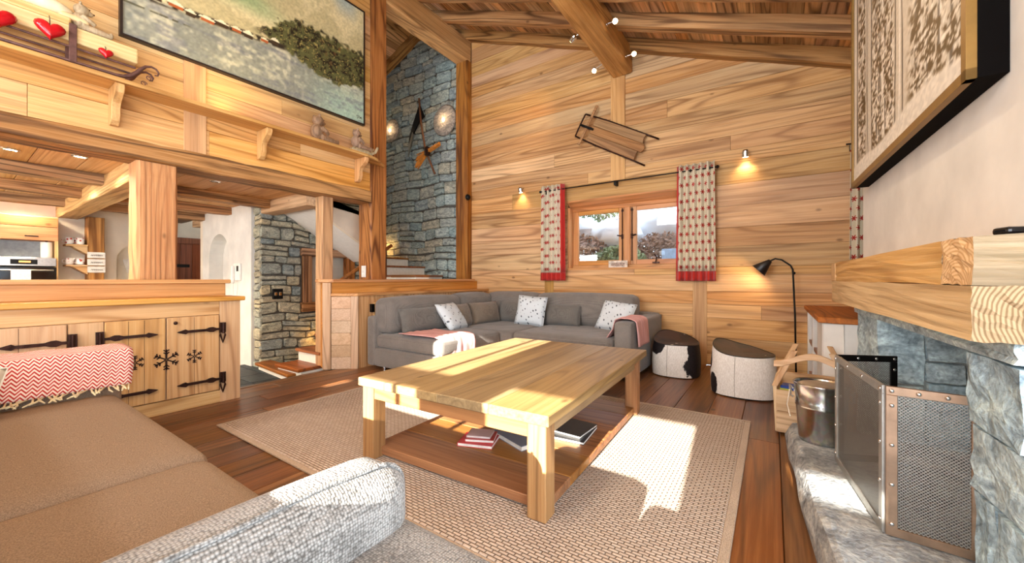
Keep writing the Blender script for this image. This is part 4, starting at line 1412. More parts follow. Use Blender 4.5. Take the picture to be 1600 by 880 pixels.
# ------------------------------------------------------------------ cowhide stools
def stool(name, label, loc, rx, ry, h, rz, seed, spots, group, lift, ph):
    t = thing(name, label, 'stool', loc, rz, group)
    hd = NT('hide_' + str(seed))
    v = hd.obj(False)
    n = hd.noise(hd.vadd(v, (seed * 3.1, seed * 1.7, 0)), 9, 4, .3)
    fur = hd.noise(hd.vmul(v, (160, 160, 45)), 1, 3)
    f = None
    for (c_, s_) in spots:      # patches of dark hair: centre and radii in the stool's own frame
        dd = hd.n('ShaderNodeVectorMath', {0: hd.vmul(hd.vadd(v, tuple(-q for q in c_)), tuple(1 / q for q in s_))}, operation='LENGTH', out=1)
        dd = hd.math('SUBTRACT', 1.0, dd)
        f = dd if f is None else hd.math('MAXIMUM', f, dd)
    f = hd.math('ADD', f, hd.math('MULTIPLY', hd.math('SUBTRACT', n, .5), .9))
    f = hd.math('ADD', f, hd.math('MULTIPLY', hd.math('SUBTRACT', fur, .5), .15))
    white = hd.ramp(fur, [(.3, '#d3ccc2'), (.7, '#f1ede6')])
    dark = hd.ramp(fur, [(.35, '#0b0a0c'), (.7, '#2a2224')])
    hd.bump(fur, .5, .004)
    hm = hd.fin(hd.mix(hd.step(f, .0, .03), white, dark), .6, 0, .3)
    sd = NT('seat_hide_' + str(seed))
    v = sd.vadd(sd.obj(False), (seed, 0, 0))
    f2 = sd.noise(v, 5.0, 3, .4)
    sd.bump(sd.noise(sd.obj(False), 120, 2), .4, .004)
    sm = sd.fin(sd.ramp(f2, [(.45, '#3d2314'), (.57, '#24140d'), (.64, '#24140d'), (.66, '#dccdbb')]), .6)
    N = 48
    top = lambda a: h + lift * math.cos(a - ph) + .02 * math.cos(2 * (a - ph))

    def side(u, v):
        a = 2 * math.pi * u
        bul = 1 + .05 * math.sin(math.pi * v) - .06 * v
        z = .012 + (top(a) - .012) * v
        e = .78
        cx, sy = math.copysign(abs(math.cos(a)) ** e, math.cos(a)), math.copysign(abs(math.sin(a)) ** e, math.sin(a))
        return (rx * bul * cx, ry * bul * sy, z)
    MB().grid(side, N, 10).build('side_hide', hm, t, smooth=True, fix=True)

    def seat(u, v):
        a = 2 * math.pi * u
        p = side(u, 1)
        q = 1 - v
        return (p[0] * q, p[1] * q, p[2] * q + (h - .035 + .0) * (1 - q) if v < 1 else h - .035)
    MB().grid(seat, N, 6).build('seat_hide', sm, t, smooth=True, fix=True)
    pts = [side(k / N, 1) for k in range(N + 1)]
    MB().tube(pts, .005, 5, caps=False).build('piping', BLACK, t)
    pts = [side(.73, k / 10) for k in range(11)]
    MB().tube([(p[0] * 1.004, p[1] * 1.004, p[2]) for p in pts], .0035, 5).build('seam', plain('hide_seam', '#b7afa4'), t)
    MB().lathe([(rx * .9, 0), (rx * .9, .012)], 24).build('base', BLACK, t)
    return t


stool('hide_stool', 'black and white cowhide stool beside the sofa armrest', (-.93, 4.78, 0), .25, .24, .40, 0, 2, (((.22, -.06, .18), (.16, .2, .26)), ((-.20, -.16, .33), (.13, .13, .09)), ((-.26, -.02, .2), (.07, .12, .2))), 'cowhide stools', .055, 2.2)
stool('hide_stool', 'white cowhide stool with brown saddle seat beside the firewood crate', (-.24, 4.33, 0), .27, .24, .42, 0, 5, (((-.27, -.06, .30), (.06, .07, .10)), ((-.24, -.14, .10), (.06, .07, .10))), 'cowhide stools', .05, 2.6)

# ------------------------------------------------------------------ floor lamp
flp = thing('floor_lamp', 'slim black floor lamp with cone shade against the plank wall', 'lamp', (.21, 5.28, 0))
MB().lathe([(.13, 0), (.13, .015), (.02, .02)], 24).build('base', BLACK, flp, smooth=False)
MB().tube([(0, 0, .015), (-.01, 0, .7), (-.03, 0, 1.20), (-.05, 0, 1.245), (-.13, 0, 1.31), (-.19, 0, 1.325), (-.24, 0, 1.30)], .009, 8).build('pole', BLACK, flp, smooth=True)
shd = MB()
ax = Vector((-.62, 0, -.62)).normalized()
c0 = Vector((-.235, 0, 1.305))
prof = [(.02, 0), (.028, .02), (.085, .16), (.083, .162), (.018, .02)]
o_ = ax.orthogonal().normalized()
b_ = ax.cross(o_)
vs = []
for r_, d_ in prof:
    for k in range(20):
        a = 2 * math.pi * k / 20
        vs.append(c0 + ax * d_ + (o_ * math.cos(a) + b_ * math.sin(a)) * r_)
fs = [(i * 20 + k, i * 20 + (k + 1) % 20, (i + 1) * 20 + (k + 1) % 20, (i + 1) * 20 + k) for i in range(4) for k in range(20)]
shd.add(vs, fs).build('lamp_shade', [plain('shade_black', '#191412', .4)], flp, smooth=True)
MB().ball(tuple(c0 + ax * .09), .026, 10, 8).build('bulb', BULB, flp, smooth=True)
light('floor_lamp_light', 'POINT', tuple(Vector((.21, 5.28, 0)) + c0 + ax * .14), 7, WARM, shadow_soft_size=.03)
MB().ball((-.02, -.012, 1.16), .016, 8, 6).build('knob', BLACK, flp, smooth=True)

# ------------------------------------------------------------------ fireplace (turned by about 1.7 degrees)
FR = math.radians(1.7)
fp = thing('fireplace', 'stone fireplace with plaster chimney breast on the right', 'fireplace', (.54, 2.7, 0), FR)
# local frame: x into the wall (right), y along the front
y_far, y_near = 1.05, -1.06
o0, o1, oz = .48, -.74, .86     # opening: far, near, top
core = MB()
core.box(.06, 1.0, o0 + .02, y_far - .03, 0, .95).box(.06, 1.0, y_near + .03, o1 - .02, 0, .95).box(.06, 1.0, o1 - .1, o0 + .1, oz + .02, .95).box(.62, 1.0, o1 - .1, o0 + .1, 0, .95)
core.build('core', MORTAR_L, fp)
MB().prism([(.04, 1.22), (1.0, 1.22), (1.0, 3.12), (.04, 3.5)], 'y', y_near - .05, y_far + .06).box(.04, 1.0, y_near, y_far, .94, 1.22).build('chimney_breast', PLASTER, fp, bevel=.015, seg=2)


def block(y0, y1, z0, z1, x0=0.0, x1=.14, seed=0, name='stone_block', mat=STONE_FIRE, amt=.012, n=(5, 5)):
    r = random.Random(seed)
    m = MB()
    bm = bmesh.new()
    bmesh.ops.create_cube(bm, size=1)
    bmesh.ops.subdivide_edges(bm, edges=bm.edges, cuts=4, use_grid_fill=True)
    me = bpy.data.meshes.new(name)
    for v in bm.verts:
        p = Vector(((x0 + x1) / 2 + v.co.x * (x1 - x0), (y0 + y1) / 2 + v.co.y * (y1 - y0), (z0 + z1) / 2 + v.co.z * (z1 - z0)))
        e = sum(1 for k in range(3) if abs(v.co[k]) > .49)
        a = amt * (1.0 if e < 2 else .5)
        sh = .9 if e >= 2 else 1
        v.co = p + Vector((r.uniform(-a, a), r.uniform(-a, a) * .4, r.uniform(-a, a) * .4))
        if e >= 2:
            v.co += (Vector(((x0 + x1) / 2, (y0 + y1) / 2, (z0 + z1) / 2)) - v.co) * .012
    bm.to_mesh(me)
    bm.free()
    me.materials.append(mat)
    me.polygons.foreach_set('use_smooth', [False] * len(me.polygons))
    o = bpy.data.objects.new(name, me)
    C.objects.link(o)
    o.parent = fp
    return o


block(o1 - .32, y_far, oz, .948, -.02, .2, 1)                        # lintel
block(o0, y_far, .48, oz - .006, 0, .2, 2)                             # far jamb
block(o0, y_far, .0, .472, 0, .2, 3)
block(y_near, o1, .62, oz - .006, -.015, .2, 4)                        # near pier
block(y_near, o1 - .0, .40, .612, -.005, .2, 5)
block(y_near, o1 - .16, .0, .392, -.005, .2, 6)
block(o1 - .152, o1, .0, .392, .0, .2, 7)
for i, (xa, xb, za, zb_) in enumerate(((.2, .38, .14, .50), (.2, .36, .51, .62), (.2, .42, .63, .95), (.37, .62, .51, .66), (.39, .62, .14, .50), (.43, .62, .67, .95))):
    block(o0 - .02, o0 + .1, za, zb_, xa + .006, xb - .006, 20 + i, 'firebox_stone')      # far cheek
    block(o1 - .1, o1 + .02, za, zb_, xa + .006, xb - .006, 30 + i, 'firebox_stone')      # near cheek
for i in range(3):
    for j in range(3):
        a = o1 + .02 + i * .4
        block(a + .006, a + .394, .14 + j * .25, .384 + j * .25, .56, .66, 40 + i * 3 + j, 'firebox_stone')
# mantel: front log plus a cross log lapped over its near end
RING = NT('end_grain')
_v = RING.obj(False)
_d = RING.n('ShaderNodeVectorMath', {0: RING.vmul(RING.vadd(_v, (-.13, 0, -.06)), (1, 0, 1.1))}, operation='LENGTH', out=1)
_nn = RING.noise(_v, 6, 3)
_rr = RING.math('MULTIPLY_ADD', RING.math('SINE', RING.math('MULTIPLY', RING.math('ADD', _d, RING.math('MULTIPLY', _nn, .02)), 640.0)), .5, .5)
RING = RING.fin(RING.ramp(_rr, [(.1, '#7d6446'), (.7, '#a88e6c')]), .75, 0, .2)
RING2 = NT('end_grain_pale')
_v = RING2.obj(False)
_d = RING2.n('ShaderNodeVectorMath', {0: RING2.vmul(RING2.vadd(_v, (0, .984, -.10)), (0, 1, .8))}, operation='LENGTH', out=1)
_rr = RING2.math('MULTIPLY_ADD', RING2.math('SINE', RING2.math('MULTIPLY', RING2.math('ADD', _d, RING2.math('MULTIPLY', RING2.noise(_v, 6, 3), .02)), 640.0)), .5, .5)
RING2 = RING2.fin(RING2.ramp(_rr, [(.1, '#c09664'), (.7, '#d8b386')]), .75, 0, .2)
mt = thing('mantel', 'massive hewn oak mantel with lapped log corner above the fireplace', 'mantel', (.54, 2.7, .925), FR)
MN, MF = -1.09, 1.28
zt = .295


def hewn(name, x0, x1, y0, y1, z0, z1, mats, seed, parent, ax):
    r = random.Random(seed)
    bm = bmesh.new()
    bmesh.ops.create_cube(bm, size=1)
    bmesh.ops.subdivide_edges(bm, edges=bm.edges, cuts=7, use_grid_fill=True)
    for v in bm.verts:
        e = sum(1 for k in range(3) if abs(v.co[k]) > .49)
        v.co = Vector(((x0 + x1) / 2 + v.co.x * (x1 - x0), (y0 + y1) / 2 + v.co.y * (y1 - y0), (z0 + z1) / 2 + v.co.z * (z1 - z0)))
        v.co += Vector((r.uniform(-1, 1), r.uniform(-1, 1), r.uniform(-1, 1))) * (.006 if e < 2 else .003)
    me = bpy.data.meshes.new(name)
    bm.normal_update()
    for f in bm.faces:
        f.material_index = 1 if abs(f.normal[ax]) > .8 else 0
    bm.to_mesh(me)
    bm.free()
    for m_ in mats:
        me.materials.append(m_)
    o = bpy.data.objects.new(name, me)
    C.objects.link(o)
    o.parent = parent
    return o


hewn('front_log', -.115, .10, MN, MF, 0, .155, [W_MANTEL_Y, RING], 1, mt, 1)
hewn('upper_log', -.112, .10, MN + .215, MF - .005, .157, zt, [W_MANTEL_Y, RING], 2, mt, 1)
hewn('cross_log', -.113, .62, MN, MN + .212, .157, zt, [W_MANTEL_X, RING2], 3, mt, 0)
MB().box(-.118, -.10, MF - .16, MF - .002, .158, zt - .004).build('far_log_end', RING2, mt, bevel=.004)
rm = thing('remote_control', 'black remote control lying on the near end of the mantel', 'remote', (.62, 1.70, 1.222), .35)
MB().box(-.10, .12, -.025, .025, 0, .022).build('body', DARKGLASS, rm, bevel=.008, seg=2)
MB().box(.0, .05, -.012, .012, .022, .025).build('button', plain('blue_button', '#2a4fa8', .3), rm, bevel=.002)

# hearth slab with rough front edge
hr_ = random.Random(4)
front = [(.095, 3.20)]
ys = [3.05, 2.9, 2.7, 2.5, 2.3, 2.1, 1.9, 1.7, 1.5, 1.3, 1.1, .9]
for y in ys:
    front.append((.10 + (3.2 - y) * .042 + hr_.uniform(-.012, .012), y))
vs = []
fs = []
n = len(front)
lev = [(0, .0, -.02), (.05, 0, -.025), (.10, 0, -.008), (.132, 0, .006), (.14, 0, .03)]
for (z, _, dx) in lev:
    for (x, y) in front:
        vs.append((x + dx + hr_.uniform(-.006, .006), y, z + (hr_.uniform(-.005, .005) if z > .01 and z < .135 else 0)))
for j in range(len(lev) - 1):
    for i in range(n - 1):
        fs.append((j * n + i, j * n + i + 1, (j + 1) * n + i + 1, (j + 1) * n + i))
b0 = (len(lev) - 1) * n
vs += [(1.16, y, .14) for (x, y) in front]
for i in range(n - 1):
    fs.append((b0 + i, b0 + i + 1, b0 + n + i + 1, b0 + n + i))
m = len(vs)
vs += [(1.16, 3.2, 0), (1.16, .9, 0)]
fs.append(tuple([j * n for j in range(len(lev))]) + (b0 + n, m))
fs.append(tuple([j * n + n - 1 for j in range(len(lev))][::-1]) + (m + 1, b0 + 2 * n - 1))
MB().add(vs, fs).build('hearth_slab', STONE_HEARTH, label='rough grey stone hearth slab in front of the fireplace', cat='hearth', fix=True)

# fire screen: three hinged mesh panels
MESH = NT('wire_mesh')
_v = MESH.obj(False)
_r = MESH.n('ShaderNodeSeparateXYZ', {0: _v}).node
_k = 560.0
_a = MESH.math('SINE', MESH.math('MULTIPLY', MESH.math('ADD', _r.outputs[0], _r.outputs[2]), _k))
_b = MESH.math('SINE', MESH.math('MULTIPLY', MESH.math('SUBTRACT', _r.outputs[0], _r.outputs[2]), _k))
_w = MESH.math('MAXIMUM', _a, _b)
_al = MESH.step(_w, .55, .85)
MESH.b.inputs['Alpha'].default_value = 1
MESH.set(MESH.b.inputs['Alpha'], _al)
MESH = MESH.fin('#8f8d88', .4, .5)
FRAME_M = plain('screen_frame_bronze', '#a08670', .38, .85, var=.12, scale=14)
FRAME_S = plain('screen_frame_steel', '#a3a19b', .4, .6, var=.12, scale=14)
scn = thing('fire_screen', 'three-panel folding fire screen of wire mesh in riveted metal frames', 'fire screen', (.30, 2.3, .14))


def panel(p, q, h, fm, name):
    p, q = Vector((p[0] - .30, p[1] - 2.3, 0)), Vector((q[0] - .30, q[1] - 2.3, 0))
    L = (q - p).length
    ang = math.atan2(q.y - p.y, q.x - p.x)
    fw = .032
    f = MB().box(0, L, -.006, .006, .006, fw + .006).box(0, L, -.006, .006, h - fw, h).box(0, fw, -.006, .006, fw, h - fw).box(L - fw, L, -.006, .006, fw, h - fw)
    fo = f.build(name, fm, scn, bevel=.0015)
    fo.location = p
    fo.rotation_euler = (0, 0, ang)
    me = MB().box(fw * .6, L - fw * .6, -.0012, .0012, fw * .6, h - fw * .6).build('mesh', MESH, fo)
    rv = MB()
    for k in range(4):
        xx = fw / 2 + (L - fw) * k / 3
        rv.ball((xx, -.007, h - fw / 2), (.008, .005, .008), 8, 5).ball((xx, .007, h - fw / 2), (.008, .005, .008), 8, 5)
        for s in (fw / 2, L - fw / 2):
            zz = .05 + (h - .12) * k / 3
            rv.ball((s, -.007, zz), (.008, .005, .008), 8, 5).ball((s, .007, zz), (.008, .005, .008), 8, 5)
    rv.build('rivets', CHROME, fo, smooth=True, kind='stuff')


panel((.275, 2.64), (.345, 1.99), .56, FRAME_S, 'centre_frame')
panel((.349, 1.985), (.59, 1.96), .56, FRAME_M, 'near_frame')
panel((.53, 2.77), (.277, 2.648), .56, BLACK, 'far_frame')

# bucket
bk = thing('ash_bucket', 'galvanised steel ash bucket on the far end of the hearth', 'bucket', (.235, 2.93, .14))
GALV = NT('galvanised')
_v = GALV.obj(False)
_vo = GALV.n('ShaderNodeTexVoronoi', {'Vector': _v, 'Scale': 45.0}, out=1)
GALV = GALV.fin(GALV.mix(.12, lin('#c9c9c6'), _vo), .22, 1.0)
MB().lathe([(.0, 0), (.105, 0), (.108, .012), (.122, .20), (.126, .205), (.123, .212), (.126, .225), (.123, .232), (.132, .33), (.137, .338), (.132, .343), (.127, .335), (.10, .01), (0, .01)], 36).build('shell', GALV, bk, smooth=True)
MB().lathe([(.124, .322), (.10, .334), (0, .34)], 30).build('lid', plain('lid_zinc', '#b8afa2', .4, .7, var=.06), bk, smooth=True)
for a in (math.pi * 1.0, 0):
    cx, cy = .132 * math.cos(a), .132 * math.sin(a)
    MB().tube([(cx, cy, .29), (cx * 1.12, cy, .31), (cx * 1.12, cy + .0, .25), (cx, cy, .24)], .007, 7).build('ear', STEEL, bk)
MB().tube([(-.148, 0, .285), (-.165, -.05, .20), (-.15, -.09, .14)], .004, 6).build('bail', STEEL, bk)

# firewood crate
cr = thing('firewood_crate', 'pale wooden firewood crate with wavy carrying handle', 'crate', (.235, 3.50, 0), -.06)
CRW_X = wood('crate_x', 'x', '#e2c39c', '#cfa878', '#a67c50', var=.05)
CRW_Z = wood('crate_z', 'z', '#e2c39c', '#cfa878', '#a67c50', var=.05)
for s in (-1, 1):
    MB().prism([(s * .20 - .012, .02), (s * .20 + .012, .02), (s * .215 + .012, .36), (s * .215 - .012, .36)], 'y', -.19, .19).build('end_board', CRW_Z, cr, bevel=.004)
    for yy in (-.20, .17):
        MB().prism([(s * .215 - .018, .34), (s * .215 + .018, .34), (s * .10 + .018, .60), (s * .10 - .018, .60)], 'y', yy if s < 0 else yy + .01, yy + .03).build('upright', CRW_Z, cr, bevel=.004)
MB().box(-.20, .20, -.19, .19, .02, .04).build('bottom', CRW_X, cr, bevel=.003)
for (yy, h) in ((-.195, .30), (.175, .36)):
    for k in range(2):
        MB().box(-.205, .205, yy, yy + .02, .02 + k * h / 2, h / 2 + .018 + k * h / 2).build('side_board', CRW_X, cr, bevel=.003)
hp = []
for k in range(13):
    u = -1 + 2 * k / 12
    hp.append((u * .22, .545 + .035 * math.cos(u * math.pi) - .01))
MB().prism([(a, b + .02) for a, b in hp] + [(a, b - .022) for a, b in hp[::-1]], 'y', -.205, -.175).build('handle', CRW_X, cr, fix=True, bevel=.003)
ros = MB()
for k in range(12):
    a = 2 * math.pi * k / 12
    ros.tube([(.10 + .012 * math.cos(a), -.198, .14 + .012 * math.sin(a)), (.10 + .035 * math.cos(a + .25), -.2, .14 + .035 * math.sin(a + .25)), (.10 + .055 * math.cos(a + .15), -.198, .14 + .055 * math.sin(a + .15))], .0035, 5)
ros.build('carved_rosette', CUT, cr)
pk = thing('firelighter_box', 'blue and yellow firelighter packet lying in the firewood crate', 'packet', (.15, 3.40, .29), -.2)
MB().box(-.10, .12, -.05, .05, 0, .05).build('carton', plain('packet_blue', '#1d3f8f', .4), pk, bevel=.003)
MB().box(-.104, -.03, -.053, .053, -.002, .03).build('yellow_band', plain('packet_yellow', '#b9c23a', .4), pk, bevel=.002)
MB().box(-.02, .08, -.0515, -.0505, .014, .036).build('label', WHITE, pk)
for i, (yy, zz, lb) in enumerate(((3.42, .10, 'split log at the front of the crate bottom'), (3.55, .11, 'split log at the back of the crate bottom'), (3.48, .20, 'split log lying on top in the crate'))):
    lg = thing('firewood_log', lb, 'log', (.23, yy, zz), group='logs in the crate')
    MB().prism([(-.05, -.045), (.05, -.05), (.03, .05), (-.02, .055)], 'x', -.17, .17).build('wood', W_MANTEL_X, lg, fix=True)
    MB().prism([(-.052, -.047), (.052, -.052), (.05, -.056), (-.05, -.052)], 'x', -.17, .17).build('bark', IRON, lg, fix=True)

# plaster console with open shelves between wall and fireplace
cs = thing('plaster_console', 'white plaster shelf console with wooden top beside the floor lamp', 'console', (.62, 4.57, 0))
MB().prism([(-.33, .92), (-.33, -.70), (-.20, -.755), (.6, -.755), (.6, .92)], 'z', .755, .80).build('top', wood('console_top', 'y', '#b9763c', '#a06030', '#6e3d1a'), cs, fix=True, bevel=.006)
MB().box(-.17, .6, -.74, -.66, 0, .755).box(-.30, .6, .82, .92, 0, .755).box(.2, .6, -.74, .82, 0, .755).prism([(-.30, -.26), (-.30, -.68), (-.17, -.74), (-.1, -.68), (-.1, -.26)], 'z', 0, .755).box(-.30, .2, .22, .30, 0, .755).build('plaster_body', PLASTER, cs, fix=True, bevel=.01)
for (z0) in (.05, .40):
    MB().box(-.29, .2, -.30, .82, z0, z0 + .03).build('shelf', W_TREAD, cs)

# ------------------------------------------------------------------ pictures painted in vertex colour
def canvas(name, mat_name, P, nu, nv, fn, parent):
    uu, vv = np.meshgrid(np.linspace(0, 1, nu + 1), np.linspace(0, 1, nv + 1))
    col = fn(uu, vv)
    col = np.where(col <= .04045, col / 12.92, ((np.clip(col, 0, 1) + .055) / 1.055) ** 2.4)
    m = MB().grid(P, nu, nv)
    t = NT(mat_name)
    a = t.n('ShaderNodeVertexColor', layer_name='paint')
    t.bump(t.noise(t.obj(False), 60, 3), .3, .004)
    o = m.build(name, t.fin(a, .55, 0, .3), parent)
    ca = o.data.color_attributes.new('paint', 'FLOAT_COLOR', 'POINT')
    rgba = np.concatenate([col.reshape(-1, 3), np.ones((col.shape[0] * col.shape[1], 1))], 1)
    ca.data.foreach_set('color', rgba.astype(np.float32).ravel())
    return o


def vnoise(u, v, su, sv, seed):
    r = np.random.RandomState(seed)
    g = r.rand(int(sv) + 3, int(su) + 3)
    x, y = u * su, v * sv
    i, j = np.floor(x).astype(int), np.floor(y).astype(int)
    fx, fy = x - i, y - j
    fx, fy = fx * fx * (3 - 2 * fx), fy * fy * (3 - 2 * fy)
    return (g[j, i] * (1 - fx) + g[j, i + 1] * fx) * (1 - fy) + (g[j + 1, i] * (1 - fx) + g[j + 1, i + 1] * fx) * fy


def mixc(a, b, f):
    return a * (1 - f[..., None]) + b * f[..., None]


def sst(x, a, b):
    t = np.clip((x - a) / (b - a), 0, 1)
    return t * t * (3 - 2 * t)


H_ = lambda h: np.array([int(h[i:i + 2], 16) / 255 for i in (1, 3, 5)])


def landscape(u, v):
    n1, n2, n3 = vnoise(u, v, 9, 6, 1), vnoise(u, v, 60, 40, 2), vnoise(u, v, 150, 90, 3)
    nb_ = .6 * vnoise(u, v, 6, 34, 4) + .4 * vnoise(u, v, 40, 70, 14)
    c = np.ones(u.shape + (3,)) * H_('#b9ac80')
    c = mixc(c, H_('#d2c496'), sst(n1 + .3 * n2, .5, .9))
    c = mixc(c, H_('#6f8f62'), sst(.62 - u + .25 * n1, .1, .45) * sst(v, .42, .62) * .85)
    c = mixc(c, H_('#8fa3a8'), sst(n1, .6, .9) * sst(v, .8, 1) * .7)
    # snow field below the tree line
    line = .25 + .17 * u + .03 * (n1 - .5)
    snowm = sst(line - v, -.01, .02)
    sn = mixc(np.ones(u.shape + (3,)) * H_('#85877a'), H_('#b8b49a'), sst(n1 * .5 + n2 * .5, .35, .7))
    sn = mixc(sn, H_('#9db8a4'), sst(u, .6, .9) * sst(.28 - v, -.1, .2) * .85)
    sn = mixc(sn, H_('#6a6c74'), sst(nb_ + .2 * n1, .6, .95) * .55)
    sn = mixc(sn, H_('#4f4c38'), sst(.008 - np.abs(v - .19 - .05 * u), 0, .006) * sst(.25 - u, 0, .1) * sst(n2, .3, .5))
    c = mixc(c, sn, snowm)
    # forest
    hill = .36 + .22 * sst(u, .40, .62) + .06 * u + .08 * (n2 - .5)
    low = .35 - .115 * sst(u, .5, .8) + .07 * sst(u, .82, 1.0) + .05 * (n2 - .5)
    fm = sst(hill - v, 0, .04) * sst(v - low, 0, .03) * sst(u, .40, .50)
    fc = mixc(np.ones(u.shape + (3,)) * H_('#5a5a34'), H_('#231d13'), sst(n2 * .5 + n3 * .5, .42, .62))
    fc = mixc(fc, H_('#9a8c50'), sst(n3, .70, .88) * .9)
    fc = mixc(fc, H_('#7c4a26'), sst(vnoise(u, v, 40, 20, 9), .75, .95) * sst(u, .68, .9) * .8)
    c = mixc(c, fc, fm)
    # dark village strip with snow-covered chalet roofs
    vl = .255 + .17 * u
    vs_ = sst(.014 - np.abs(v - vl), -.014, .006) * sst(.6 - u, 0, .05)
    c = mixc(c, H_('#2a2118'), vs_ * sst(n2, .2, .45))
    r = np.random.RandomState(5)
    for k in range(9):
        cu = .10 + k * .052 + r.uniform(-.012, .012)
        cv = .262 + .17 * cu + r.uniform(-.012, .025)
        ww, hh = r.uniform(.014, .024), r.uniform(.016, .03)
        du = (u - cu) / ww
        body = ((np.abs(du) < 1) & (v > cv - hh) & (v < cv)).astype(float)
        c = mixc(c, H_('#a4562a') if k % 2 else H_('#40301f'), body)
        roof = ((np.abs(du) < 1.25) & (v >= cv) & (v < cv + hh * (1.0 - .6 * np.abs(du)))).astype(float)
        c = mixc(c, H_('#e2d8b4'), roof)
    # signature strokes
    sg = ((u > .955) & (u < .99) & (np.abs(v - .045 - .008 * np.sin(u * 900)) < .006)).astype(float)
    c = mixc(c, H_('#3a2c20'), sg)
    return c * (.92 + .16 * n3[..., None])


pa = thing('landscape_painting', 'large oil painting of an alpine village and forest on the left wall', 'painting', (-4.6, 2.04, 3.155))
fr = MB()
pw, phh = 1.178, 1.53
for (a, b, c, d) in ((-pw, pw, 0, .018), (-pw, pw, phh - .018, phh), (-pw, -pw + .018, .018, phh - .018), (pw - .018, pw, .018, phh - .018)):
    fr.box(.004, .055, a, b, c, d)
fr.build('frame', plain('frame_dark', '#221714', .4), pa)
canvas('canvas', 'oil_paint', lambda u, v: (.045, -pw + .018 + u * (2 * pw - .036), .018 + v * (phh - .036)), 260, 160, landscape, pa)
MB().box(.004, .04, -pw + .01, pw - .01, .01, phh - .01).build('backing', IRON, pa)


def forest(u, v):
    n1, n2, n3 = vnoise(u, v, 6, 8, 21), vnoise(u, v, 40, 90, 22), vnoise(u, v, 90, 180, 23)
    c = np.ones(u.shape + (3,)) * H_('#cfc5b4')
    c = mixc(c, H_('#8d8374'), sst(n3, .55, .8) * .35)
    r = np.random.RandomState(8)
    for k in range(34):
        cu, ww = r.rand(), r.uniform(.004, .012)
        d = np.abs(u - cu - .004 * np.sin(v * 9 + k)) / ww
        c = mixc(c, H_('#5d5347') if k % 3 else H_('#e9e2d6'), sst(1 - d, 0, .5) * .85)
    for (cu, wd) in ((.14, .06), (.42, .13), (.86, .19)):
        m = sst(1 - np.abs(u - cu) / (wd * (1.2 - .3 * v)), 0, .3) * sst(n2 * .65 + n3 * .35, .38, .52)
        c = mixc(c, H_('#5f4a2c'), m)
        m = sst(1 - np.abs(u - cu) / (wd * 1.2), 0, .3) * sst(n3, .62, .75) * .8
        c = mixc(c, H_('#efe9dc'), m)
    g = sst(.045 + .012 * np.sin(u * 9 + 1) + .07 * u * (1 - u) - v, 0, .012)
    c = mixc(c, H_('#dcd4c6'), g)
    return c * (.93 + .14 * n3[..., None])


fpic = thing('forest_picture', 'framed sepia photograph of snowy trees on the chimney breast', 'picture', (.54, 2.7, 1.735), FR)
PL = .02     # plaster surface (local x = .04)
pf = MB()
y0, y1, hh = -.86, .92, 2.0
BR = plain('bronze_frame', '#8a6a34', .45, .4, var=.05)
pf.box(-.055, -.03, y0, y0 + .035, 0, hh).box(-.055, -.03, y1 - .035, y1, 0, hh).box(-.055, -.03, y0, y1, 0, .035).box(-.055, -.03, y0, y1, hh - .035, hh)
pf.build('frame', BR, fpic)
MB().box(-.03, .038, y0 + .002, y1 - .002, .002, hh - .002).build('case', plain('case_black', '#080606', .9, spec=.1), fpic)
canvas('print', 'print_paper', lambda u, v: (-.045, y1 - .035 - u * (y1 - y0 - .07), .035 + v * (hh - .07)), 160, 240, forest, fpic)

# ------------------------------------------------------------------ curtains and rod
FLOW = NT('flower_linen')
_u = FLOW.uv()
_s = FLOW.n('ShaderNodeSeparateXYZ', {0: _u}).node
_cols, _rows = 6.0, 13.0
_row = FLOW.math('FLOOR', FLOW.math('MULTIPLY', _s.outputs[1], _rows))
_fu = FLOW.math('SUBTRACT', FLOW.math('FRACT', FLOW.math('ADD', FLOW.math('MULTIPLY', _s.outputs[0], _cols), FLOW.math('MULTIPLY', _row, .5))), .5)
_fv = FLOW.math('SUBTRACT', FLOW.math('FRACT', FLOW.math('MULTIPLY', _s.outputs[1], _rows)), .5)
_rad = FLOW.math('SQRT', FLOW.math('ADD', FLOW.math('MULTIPLY', _fu, _fu), FLOW.math('MULTIPLY', _fv, _fv)))
_an = FLOW.math('ARCTAN2', _fv, _fu)
_pet = FLOW.math('MULTIPLY_ADD', FLOW.math('COSINE', FLOW.math('MULTIPLY', _an, 6.0)), .10, .22)
_in = FLOW.math('LESS_THAN', _rad, _pet)
_fn = FLOW.noise(FLOW.vmul(_u, (300, 420, 1)), 1, 2)
_c = FLOW.mix(_in, FLOW.ramp(_fn, [(.3, '#c4b99e'), (.7, '#ddd3bc')]), lin('#a5332e'))
FLOW.bump(_fn, .3, .003)
FLOW = FLOW.fin(_c, .9, 0, .1)
RED = fabric('red_linen', '#d23a30', '#a8201a', 300)


